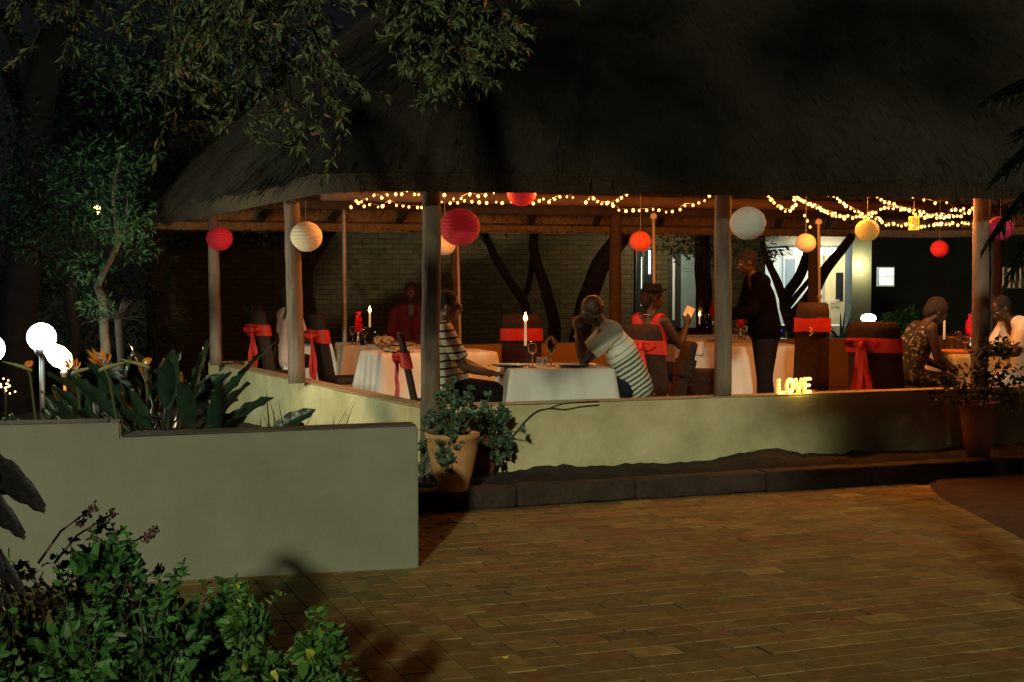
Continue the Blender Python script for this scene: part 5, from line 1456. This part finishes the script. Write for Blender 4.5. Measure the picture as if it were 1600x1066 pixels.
# ------------------------------------------------------------------ tree overhanging at the top left
RNG = np.random.default_rng(5); random.seed(5)
def spray(p0, d0, length, twigs, P, Dd, S, bmb, r=.012, dens=26, droop=.09, leafL=.06):
    main = twig_path(p0, d0, length, 9, droop, .13); tube(bmb, main, [r * (1 - .8 * i / 9) for i in range(10)], 5)
    for k in range(twigs):
        i = random.randint(2, 9); q = main[i]; d = (main[min(9, i)] - main[max(0, i - 2)]).normalized() + Vector((random.gauss(0, .7), random.gauss(0, .6), random.gauss(0, .5) - .2))
        tw = twig_path(q, d, length * random.uniform(.20, .42), 6, .05, .20); tube(bmb, tw, [.0035, .003, .003, .0025, .002, .0015, .001], 4)
        for j in range(dens):
            f = random.uniform(.15, 1) * 6; a = int(min(5, f)); pp = tw[a].lerp(tw[a + 1], f - a if f - a <= 1 else 1)
            ax = (tw[a + 1] - tw[a]).normalized(); dd = ax * .9 + Vector((random.gauss(0, .55), random.gauss(0, .55), random.gauss(0, .45) - .15))
            P.append(tuple(pp)); Dd.append(tuple(dd)); S.append(leafL * random.uniform(.6, 1.25))
def hanging_tree():
    t = thing('overhanging_tree', 'broad leafy tree whose drooping branches fill the top left corner', 'tree', (-7.5, 4.0, 0))
    base = Vector((-7.5, 4.0, 0)); bmb = NB(); P, Dd, S = [], [], []
    O2 = Vector((4.3, .6, 1.2)); tube(bmb, [(0, 0, 0), (.1, .1, 2.0), (.5, .2, 3.6), (2.0, .5, 4.6), O2 + Vector((.9, .6, 3.4))], [.2, .17, .15, .12, .09], 12)
    limbs = [[(.35, .3, 2.8), (1.2, 1.0, 3.4), (2.3, 1.7, 3.75), (3.3, 2.0, 3.7)], [(.2, .2, 2.2), (.4, 1.2, 3.0), (.9, 2.4, 3.5), (1.8, 3.0, 3.6)], [(.9, .6, 3.7), (1.8, .4, 4.3), (2.9, .9, 4.4), (3.6, 1.2, 4.3)], [(.05, .1, 1.8), (-.5, 1, 3.0), (-.6, 2.2, 3.7), (-.2, 3, 3.9)]]
    limbs = [[O2 + Vector(q) for q in l] for l in limbs]; limbs += [[(2.0, .5, 4.6), O2 + Vector((.35, .3, 2.8))], [(2.0, .5, 4.6), (3.4, -.5, 4.9), (4.3, -2.0, 4.7), (5.2, -2.6, 4.5)]]
    for l in limbs: tube(bmb, l, [.075, .055, .035, .018], 8)
    # hanging sprays: (px, py of the lowest tip, depth, length of the spray)
    tips = [(300, 205, 6.2, .9), (330, 225, 6.6, .8), (365, 185, 5.9, .9), (395, 175, 6.0, .9), (430, 195, 6.0, .9), (468, 200, 6.1, .9), (500, 215, 5.9, .9), (512, 190, 6.2, .8), (450, 130, 5.8, .9), (520, 115, 6.1, .8), (560, 105, 6.0, .8), (598, 112, 6.0, .8), (590, 80, 5.8, .7), (410, 110, 5.7, .8), (350, 110, 5.8, .8), (300, 120, 6.0, .8), (270, 160, 6.3, .8), (230, 120, 6.2, .8),
            (622, 55, 5.7, .5), (650, 120, 5.8, .6), (680, 128, 5.8, .6), (700, 138, 5.8, .65), (725, 132, 5.9, .6), (752, 138, 5.8, .6), (780, 120, 5.9, .55), (800, 112, 5.8, .5), (770, 75, 5.7, .5), (740, 60, 5.7, .5), (700, 75, 5.6, .5), (660, 70, 5.7, .5), (850, 22, 5.7, .35), (815, 30, 5.7, .4), (640, 25, 5.6, .4), (540, 40, 5.7, .5), (480, 60, 5.6, .6), (420, 55, 5.5, .6), (360, 50, 5.6, .6), (560, 10, 5.5, .5), (250, 60, 5.8, .6), (200, 95, 6.0, .6), (300, 40, 5.6, .5),
            (150, 60, 6.0, .6), (100, 90, 6.2, .6), (40, 60, 6.0, .6), (20, 130, 6.4, .7), (90, 30, 5.9, .5), (610, 20, 5.6, .4), (690, 20, 5.6, .4), (760, 18, 5.6, .4), (455, 165, 6.0, .6), (385, 140, 6.0, .6), (330, 160, 6.1, .6)]
    for (px, py, D, L) in tips:
        py -= 80 if px < 610 else 24
        if px < 610 and py < -30: continue
        e = at(px, py, D) - base; st = e + Vector((random.uniform(-.35, -.05), random.uniform(-.15, .15), L * .78))
        d = (e - st); spray(st, d + Vector((0, 0, .3)), L * 1.05, 9, P, Dd, S, bmb, dens=26, leafL=.050)
        # supporting branchlet back to the limb
        near = min((Vector(q) for l in limbs for q in l), key=lambda q: (q - st).length)
        tube(bmb, [near, near.lerp(st, .5) + Vector((0, 0, .12)), st], [.02, .014, .010], 5)
    # unseen crown above the frame, over the camera: it shades the roof
    for k in range(190):
        c = Vector((random.uniform(4.2, 11.0), random.uniform(-5, 0), random.uniform(5.2, 8.2))) 
        w3 = c + base
        if w3.x > 1.5 and w3.z < 6.4: continue
        if w3.y > 0 and (w3.z - 1.6) < .2086 * w3.y + .75: continue
        n = 130
        dd = RNG.normal(size=(n, 3)); pp = np.array(c)[None] + dd * .26
        P.extend(map(tuple, pp)); Dd.extend(map(tuple, RNG.normal(size=(n, 3)))); S.extend([.10] * n)
    P = np.array(P); Dd = np.array(Dd); S = np.array(S); n = len(P)
    me = leaf_mesh('crown', P, Dd, S, .30, greens(n, (.080, .112, .038), .55, (.26, .11, .045), .04), fold=.2, curl=.12)
    link('crown', me, 'leafage', t); ob('trunk', bmb, 'bark', t, smooth=True)
hanging_tree()

# off-view palm fronds behind and left of the camera: they shade the right end of the front wall
def frond(bm, P, Dd, S, o, d, L, droop, seed, nl=60, ll=.42):
    rnd = random.Random(seed); o = Vector(o); d = Vector(d).normalized(); pts = []
    p = o.copy(); n = 14
    for i in range(n + 1):
        pts.append(p.copy()); d = (d + Vector((0, 0, -droop))).normalized(); p = p + d * L / n
    tube(bm, pts, [.014 * (1 - .85 * i / n) + .002 for i in range(n + 1)], 5)
    for i in range(nl):
        f = .12 + .86 * i / nl; a = int(f * n); q = pts[a].lerp(pts[min(n, a + 1)], f * n - a); ax = (pts[min(n, a + 1)] - pts[a]).normalized() if a < n else d
        side = ax.cross(Vector((0, 0, 1))).normalized()
        for s in (-1, 1):
            P.append(tuple(q)); v = ax * .75 + side * s * .9 + Vector((0, 0, -.28 - .25 * rnd.random())); Dd.append(tuple(v)); S.append(ll * math.sin(math.pi * (.18 + .78 * f)) * rnd.uniform(.85, 1.1) + .03)
def palm(label, loc, h, n, L, seed, ll=.42, only=None, droop=.11):
    rnd = random.Random(seed); t = thing('palm_tree', label, 'palm', loc); P, Dd, S = [], [], []; bm = NB()
    for k in range(n):
        a = 2 * math.pi * k / n + rnd.uniform(-.15, .15) if only is None else only[k][0]; el = rnd.uniform(.2, 1.2) if only is None else only[k][1]
        frond(bm, P, Dd, S, (0, 0, h), (math.cos(a), math.sin(a), el), L * rnd.uniform(.85, 1.1), droop, seed + k, ll=ll)
    me = leaf_mesh('fronds', np.array(P), np.array(Dd), np.array(S), .095, greens(len(P), (.080, .190, .060), .3), fold=.3, curl=.28); link('fronds', me, 'leafage', t)
    ob('frond_ribs', bm, 'stem_green', t)
    bm = NB(); tube(bm, [(0, 0, 0), (.03, 0, h * .5), (0, 0, h)], [.10, .08, .075], 12); ob('trunk', bm, 'bark', t, smooth=True)
palm('feathery palm reaching in at the right edge in front of the roof', (3.66, 7.3, 0), 2.50, 11, 1.32, 41, .34,
     only=[(R(180), 1.0), (R(170), .45), (R(195), .7), (R(150), -.15), (R(185), -.25), (R(90), .8), (R(30), .8), (R(-40), .7), (R(-90), 1.2), (R(210), -.35), (R(165), .1)])

palm('palm standing right of the camera outside the view', (1.75, -.4, 0), 3.85, 17, 1.5, 71, .42)

# ------------------------------------------------------------------ trees beyond the pavilion and garden
def tree(label, paths, rads, clumps, per=500, L=.09, W=.38, base=(.03, .075, .022), name='tree', bark='bark', seed=1, rr=.3):
    """paths are trunk / limb poly-lines in the place; the first starts at the foot"""
    global RNG
    RNG = np.random.default_rng(seed); random.seed(seed)
    o = Vector(paths[0][0]); o.z = 0; t = thing(name, label, 'tree', o); bm = NB()
    for pth, rd in zip(paths, rads):
        pts = [Vector(p) - o for p in pth]; sm = []
        for i in range(len(pts) - 1):
            for s in range(4):
                f = s / 4; p0 = pts[max(0, i - 1)]; p1 = pts[i]; p2 = pts[i + 1]; p3 = pts[min(len(pts) - 1, i + 2)]
                q = .5 * ((2 * p1) + (p2 - p0) * f + (2 * p0 - 5 * p1 + 4 * p2 - p3) * f * f + (3 * p1 - p0 - 3 * p2 + p3) * f ** 3)
                sm.append(q + Vector((NZ.noise(q * 3), NZ.noise(q * 3 + Vector((7, 0, 0))), 0)) * rd[0] * .25)
        sm.append(pts[-1]); n = len(sm) - 1
        tube(bm, sm, [rd[0] + (rd[1] - rd[0]) * i / n for i in range(n + 1)], 10)
    ob('trunk', bm, bark, t, smooth=True)
    if clumps: crown('crown', [(Vector(c) - o, r) for c, r in clumps], per, L, W, base, t, droop=.35)
    return t
def ptree(label, D, lines, rads, clumps=(), **k):
    """lines in directions seen, all at depth D (with slight depth variation)"""
    random.seed(k.get('seed', 1)); paths = []
    for l in lines: paths.append([at(x, y, D + random.uniform(-.15, .15)) for x, y in l])
    g = paths[0][0]; paths[0].insert(0, Vector((g.x, g.y, 0)))
    cl = [(at(x, y, D + random.uniform(-1, 1)), r) for x, y, r in clumps]
    return tree(label, paths, rads, cl, **k)
tree('small dense shade tree added on the right outside the view', [[(4.6, .4, 0), (4.3, .5, 2), (3.0, .9, 4)]], [(.1, .05)], [((x, y, z), .42) for x, y, z in ((1.62, 1.2, 3.85), (1.75, 1.25, 4.05), (1.95, 1.2, 3.9), (2.4, 1.3, 3.9), (2.9, 1.2, 3.9), (3.4, 1.1, 3.85), (1.8, 1.3, 4.4), (2.4, 1.2, 4.4), (1.9, 1.3, 4.8), (1.5, 1.3, 4.7), (3.3, 1.25, 3.6))], per=900, L=.11, W=.5, seed=75)  # unseen tree added to shade the right end of the front wall
ptree('black forked tree trunk behind the front table, left fork leaning left', 19.5, [[(832, 545), (822, 480), (808, 455), (785, 420), (764, 380), (740, 330)], [(818, 470), (828, 440), (832, 400), (836, 350)]], [(.085, .055), (.05, .035)], [(740, 300, 1.0), (840, 290, 1.0)], per=120, bark='bark_dark', seed=2)
ptree('black tree trunk bending right of the fork behind the front table', 19.2, [[(862, 560), (866, 510), (852, 450), (838, 410), (835, 370), (845, 320)]], [(.11, .06)], [(850, 270, 1.1)], per=120, bark='bark_dark', seed=3)
ptree('thick black tree trunk leaning right above the man in the striped polo', 18.8, [[(893, 600), (905, 530), (915, 480), (934, 425), (962, 383), (990, 340)]], [(.15, .13)], [(1010, 290, 1.1)], per=120, bark='bark_dark', seed=4)
ptree('slim dark tree behind the cream lantern post', 18.2, [[(490, 570), (484, 500), (478, 430), (505, 380), (530, 340)]], [(.13, .08)], [(500, 300, 1.1), (450, 320, .9)], per=160, bark='bark_dark', seed=5)
ptree('straight dark tree trunk left of the second post with green leaves above', 20.5, [[(1101, 560), (1099, 450), (1097, 390), (1100, 330)]], [(.14, .12)], [(1060, 382, .34), (1095, 385, .34), (1125, 392, .42), (1110, 290, .7), (1150, 290, .7)], per=330, L=.08, seed=6, bark='bark_dark', base=(.05, .12, .03))
ptree('black many branched tree in front of the white house', 19.8, [[(1240, 600), (1238, 520), (1226, 470), (1250, 430), (1262, 395), (1270, 340)], [(1226, 470), (1212, 435), (1200, 410), (1190, 380)], [(1236, 500), (1262, 470), (1285, 430), (1310, 395), (1330, 370)], [(1248, 560), (1232, 500), (1222, 480)], [(1230, 480), (1250, 455), (1275, 425)]], [(.10, .07), (.07, .04), (.11, .06), (.05, .04), (.05, .03)], [(1208, 392, .18), (1200, 398, .15), (1240, 290, .8), (1330, 290, .7)], per=200, L=.09, seed=7, bark='bark_dark')
# left side trees; the first three are unseen, added to block light
for i, (x, y, cl) in enumerate(((-6.3, 9.2, [(-6.3, 9.2, 3.2), (-5.3, 9.4, 3.6), (-6.9, 9, 4.4), (-5.7, 9.3, 4.8), (-6.5, 9.2, 2.7), (-6.2, 9.2, 5.6), (-6.9, 9.3, 6.5), (-5.6, 9.3, 6.3), (-6.3, 9.2, 7.3)]), (-8.9, 10.2, [(-8.9, 10.2, 3.2), (-8, 10, 3.9), (-9.6, 10.4, 4.3), (-7.6, 10, 3.0), (-8.6, 10.2, 5), (-8.3, 10.2, 6.0), (-9.4, 10.2, 5.6), (-8.8, 10.2, 7.0), (-7.7, 10.1, 7.0), (-8.6, 10.2, 7.9)]), (-11.6, 11.2, [(-11.6, 11.2, 3.4), (-10.6, 11, 4.4), (-12.4, 11.2, 4.4), (-10.7, 11, 3.0), (-10.6, 11, 5.6), (-11.7, 11.2, 5.6), (-11.0, 11, 6.8), (-10.4, 11, 7.7)]))):
    tree(('nearest', 'middle', 'farthest')[i] + ' of three dense trees added outside the view on the left to block light', [[(x, y, 0), (x + .1, y, 1.5), (x, y, 6.2)]], [(.16, .1)], [(c, .95) for c in cl], per=480, L=.2, W=.5, seed=60 + i, base=(.03, .07, .025))
ptree('pale barked slender tree rising left of the pavilion', 13.8, [[(168, 600), (163, 520), (160, 470), (152, 448), (160, 430), (176, 400), (184, 370), (178, 300), (190, 240)], [(176, 400), (195, 360), (200, 300)]], [(.060, .014), (.028, .006)],
      [(140, 420, .22), (135, 450, .18), (150, 480, .16), (170, 330, .4), (200, 350, .25), (215, 390, .2), (150, 270, .5), (180, 240, .45)], per=520, L=.07, W=.28, seed=8, bark='bark_pale', base=(.035, .095, .028))
ptree('dim slender tree between the orange lamp and the white garden lamp', 15.5, [[(112, 600), (116, 520), (108, 470), (119, 400), (118, 360), (110, 290)]], [(.07, .05)], [(75, 440, .3), (90, 380, .45), (110, 300, .6), (60, 330, .6), (150, 340, .4)], per=420, L=.08, W=.3, seed=9, base=(.030, .085, .028))
ptree('thick trunked tree in the top left corner behind the hanging branches', 15.0, [[(20, 620), (35, 420), (50, 250), (75, 90), (120, 10), (150, -80)], [(60, 180), (30, 80), (0, 20)]], [(.22, .15), (.1, .06)], [(20, 230, .7), (60, 330, .5), (0, 130, .8), (120, 200, .5), (190, 130, .6), (20, 420, .5), (110, 70, .6)], per=420, L=.07, W=.35, seed=10, base=(.022, .06, .022), bark='bark_dark')
ptree('dark dense tree farther back above the left end of the roof', 19, [[(250, 600), (245, 450), (240, 300), (260, 150)]], [(.2, .12)], [(240, 260, 1.1), (200, 180, 1.1), (290, 160, 1.1), (250, 60, 1.3), (130, 240, 1.1), (190, 350, .9), (340, 60, 1.2)], per=300, L=.11, W=.4, seed=11, base=(.020, .052, .020))
ptree('dark background tree behind the white garden lamps', 17.5, [[(30, 620), (40, 500), (20, 380)]], [(.15, .10)], [(20, 400, .9), (90, 460, .7), (-20, 480, .8), (150, 500, .6), (40, 330, .8), (210, 440, .7), (230, 520, .6), (120, 540, .6)], per=260, L=.10, W=.4, seed=12, base=(.018, .045, .020))
shrub('bright green bush beside the path light in the far garden', at(1408, 520, 22) - Vector((0, 0, at(1408, 520, 22).z)), [((0, 0, .75), .30), ((-.15, 0, .9), .2), ((.1, 0, 1.0), .18), ((.0, 0, .4), .4)], 520, .10, .5, (.04, .15, .03), 43, name='garden_bush', shape='lance')

# ------------------------------------------------------------------ buildings beyond
def facade(t, a, b, z0, z1, m, th=.25, name='wall'):
    a = Vector((a[0], a[1], 0)); b = Vector((b[0], b[1], 0)); d = b - a; L = d.length
    bm = NB(); box(bm, (L / 2, th / 2, (z0 + z1) / 2), (L, th, z1 - z0)); o = ob(name, bm, m, t); o.location = a - t.location; o.rotation_euler = (0, 0, math.atan2(d.y, d.x)); return o
tb = thing('brick_building', 'long yellow brick building behind the pavilion, with a dark window and a blue-grey door', 'building', (-8, 20.6, 0))
bx0 = Vector((-5.9, 21.77, 0)); bx1 = Vector((3.45, 24.0, 0)); facade(tb, bx0, bx1, -.03, 4.2, 'brick_courses')
bd = (bx1 - bx0).normalized(); bn = Vector((bd.y, -bd.x, 0)); ang = math.atan2(bd.y, bd.x)
def on_f(px, z, a=bx0, b=bx1, out=.0): q = on_line(px, a, b); q = q + bn * out; return Vector((q.x, q.y, z))
def zat(py, D): return at(800, py, D).z
def panel(parent, name, px0, px1, py0, py1, m, a=bx0, b=bx1, out=.02, th=.05):
    p0 = on_line(px0, a, b); p1 = on_line(px1, a, b); D = (p0.y + p1.y) / 2; z0, z1 = zat(py1, D), zat(py0, D); d = (b - a).normalized(); n = Vector((d.y, -d.x, 0))
    bm = NB(); box(bm, (0, 0, 0), ((p1 - p0).length, th, z1 - z0), bev=.004); o = ob(name, bm, m, parent); c = (p0 + p1) / 2 + n * out; o.location = Vector((c.x, c.y, (z0 + z1) / 2)) - (parent.location if parent.parent is None else Vector()); o.rotation_euler = (0, 0, math.atan2(d.y, d.x)); return o
ang2 = math.atan2(.5, 3.2)
c0 = Vector((3.45, 24.0, 0)); c1 = Vector((4.55, 24.17, 0))
facade(tb, c0 + (c1 - c0).normalized() * .003, c1, -.03, 4.2, 'brick_courses')
bm = NB(); bmr = NB(); box(bmr, (0, 0, 0), (13.6, 3.2, .14), rot=Matrix.Rotation(R(-14), 3, 'X')); rf = ob('roof', bmr, 'roof_dark', tb); rf.location = Vector((-1.6, 23.9, 4.45)) - tb.location; rf.rotation_euler = (0, 0, ang)
bm.free()
wn = panel(tb, 'window_frame', 991, 1020, 385, 520, 'frame_black', out=.03, th=.10)
panel(tb, 'window_pane', 993, 1001, 392, 510, 'pane_dark', out=.09, th=.02)
panel(tb, 'window_pane', 1004, 1016, 392, 510, 'pane_dark', out=.09, th=.02)
panel(tb, 'light_strip', 1010.5, 1012.5, 392, 428, 'strip_cold', out=.11, th=.02)
panel(tb, 'light_strip', 998.5, 999.4, 402, 478, 'pane_lit', out=.11, th=.02)
# doorway with open blue-grey studded door
dfp = panel(tb, 'door_frame', 1043, 1064, 392, 512, 'frame_black', c0, c1, .05, .10)
panel(tb, 'lit_gap', 1048, 1051.5, 402, 500, 'frame_white', c0, c1, .11, .02)
dr = panel(tb, 'door', 1061, 1086, 398, 512, 'door_blue', c0, c1, .10, .06)
bm = NB()
for zz in (-.62, .35):
    for k in range(4):
        for q in (0, .05): ball(bm, ((k - 1.5) * .065, -.035, zz + q), .011, 1)
ob('door_studs', bm, 'stud', dr)

# white house with veranda
H0 = Vector((5.75, 26.5, 0)); 
th_ = thing('white_house', 'white house with a cold lit veranda and a warm yellow doorway at the right', 'house', (5.5, 27, 0))
wa, wb_ = Vector((4.6, 28.2, 0)), Vector((8.9, 28.8, 0))
facade(th_, wa, wb_, -.03, 3.2, 'house_white')
panel(th_, 'veranda_ceiling', 1200, 1285, 386, 389, 'frame_white', wa + Vector((0, -1.2, 0)), wb_ + Vector((0, -1.2, 0)), 0, 2.2)
panel(th_, 'window_frame', 1222, 1243, 402, 468, 'frame_white', wa, wb_, .03, .06)
panel(th_, 'window_pane', 1225, 1240, 405, 465, 'door_blue', wa, wb_, .07, .03)
panel(th_, 'light_strip', 1240, 1272, 389, 399, 'strip_cold', wa + Vector((0, -1.0, 0)), wb_ + Vector((0, -1.0, 0)), 0, .06)
panel(th_, 'light_strip', 1279, 1311, 388, 398, 'strip_cold', wa + Vector((0, -1.0, 0)), wb_ + Vector((0, -1.0, 0)), 0, .06)
panel(th_, 'warm_doorway', 1284, 1328, 398, 512, 'house_cream', wa, wb_, .12, .12)
panel(th_, 'door', 1292, 1322, 404, 512, 'house_cream', wa, wb_, .20, .05)
panel(th_, 'door_pane', 1299, 1310, 426, 470, 'pane_dark', wa, wb_, .235, .02)
panel(th_, 'gate_rail', 1284, 1302, 468, 470, 'frame_white', wa, wb_, .32, .03)
panel(th_, 'white_plinth', 1217, 1262, 508, 527, 'house_white', wa + Vector((0, -2.2, 0)), wb_ + Vector((0, -2.2, 0)), 0, .8)
panel(th_, 'white_plinth', 1262.5, 1328, 508, 524, 'house_white', wa + Vector((0, -2.2, 0)), wb_ + Vector((0, -2.2, 0)), 0, .8)
pl = panel(th_, 'veranda_pillar', 1325, 1355, 372, 526, 'pillar_green', wa + Vector((0, -2.5, 0)), wb_ + Vector((1.5, -2.5, 0)), 0, .4)
bm = NB(); box(bm, (0, 0, 0), (6.2, 5, .15)); o = ob('roof', bm, 'roof_dark', th_); o.location = Vector((6.7, 28.4, 3.35)) - th_.location; o.rotation_euler = (0, 0, R(8))
# sconce on the pillar
p = at(1340, 411, 25.85); t = thing('wall_lamp', 'very bright cream wall lamp on the veranda pillar', 'lamp', p)
bm = NB(); box(bm, (0, 0, 0), (.27, .16, .17), bev=.03); ob('lamp_shade', bm, 'sconce', t); bm = NB(); tube(bm, [(0, .05, -.09), (0, .05, -.24)], [.03, .012], 8); ob('bracket', bm, 'lamp_dark', t)
def plight(name, loc, e, c, r=.1, par=None):
    l = bpy.data.lights.new(name, 'POINT'); l.energy = e; l.color = c; l.shadow_soft_size = r
    o = bpy.data.objects.new(name, l); COL.objects.link(o); o.location = loc; return o
plight('sconce_light', p + Vector((.0, -.35, -.05)), 45, (1, .85, .45))
plight('doorway_light', at(1305, 400, 27.6), 34, (1, .74, .32))
plight('veranda_light', at(1262, 400, 26.8), 62, (.82, .96, 1))
plight('passage_fill', at(1045, 380, 22.6), 60, (1, .92, .55))  # added fill for the door passage, no lamp body stands here
plight('brick_wall_fill', at(930, 330, 20.9), 5, (1, .80, .42))  # added fill to brighten the brick wall, without a lamp
# dark house to the right with the lit window and barred opening
td = thing('dark_house', 'dark walled house at the right with one small lit window', 'building', (9, 28, 0))
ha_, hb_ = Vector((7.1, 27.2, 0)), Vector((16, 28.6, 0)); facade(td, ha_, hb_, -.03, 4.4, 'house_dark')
bm = NB(); box(bm, (0, 0, 0), (10, 5, .2)); o = ob('roof', bm, 'roof_dark', td); o.location = Vector((11.4, 30, 4.6)) - td.location; o.rotation_euler = (0, 0, R(9))
wf = panel(td, 'window_frame', 1369, 1395, 417.5, 448, 'frame_white', ha_, hb_, .03, .06)
for (x0, x1, y0, y1) in ((1371.5, 1381.2, 419.5, 431.8), (1382.8, 1393, 419.5, 431.8), (1371.5, 1381.2, 433.4, 445.5), (1382.8, 1393, 433.4, 445.5)):
    panel(td, 'window_pane', x0, x1, y0, y1, 'pane_lit', ha_, hb_, .062, .02)
panel(td, 'barred_opening', 1556, 1615, 417, 452, 'frame_black', ha_, hb_, .03, .06)
for k, x in enumerate((1560, 1570, 1579, 1588, 1597, 1606)):
    panel(td, 'window_bar', x, x + (3.8 if k in (0, 1, 4) else 2.4), 418, 450, 'bar_glow', ha_, hb_, .09, .03)
# path light
p = at(1357, 497, 20.5); t = thing('path_light', 'round topped path light shining white above the wide bow chair', 'garden light', (p.x, p.y, 0)); h = p.z
bm = NB(); lathe(bm, [(0, 0), (.05, 0), (.05, h - .34), (.09, h - .30), (.10, h - .28), (.04, h - .27), (.04, h - .2), (.115, h - .19), (.125, h - .165), (.04, h - .155), (.04, h - .09), (0, h - .09)], 20); ob('bollard', bm, 'lamp_dark', t, smooth=True)
bm = NB(); lathe(bm, [(0, h - .065), (.09, h - .055), (.115, h - .01), (.10, h + .035), (.05, h + .06), (0, h + .065)], 20); ob('lamp_head', bm, 'strip_cold', t, smooth=True)
bm = NB(); lathe(bm, [(.100, h - .125), (.128, h - .13), (.132, h - .115), (.100, h - .11)], 24); lathe(bm, [(.08, h - .20), (.10, h - .205), (.10, h - .195), (.08, h - .19)], 24); ob('lit_rings', bm, 'pane_lit', t)
plight('path_light_glow', p + Vector((.25, -.2, .12)), 4, (.9, 1, .95))
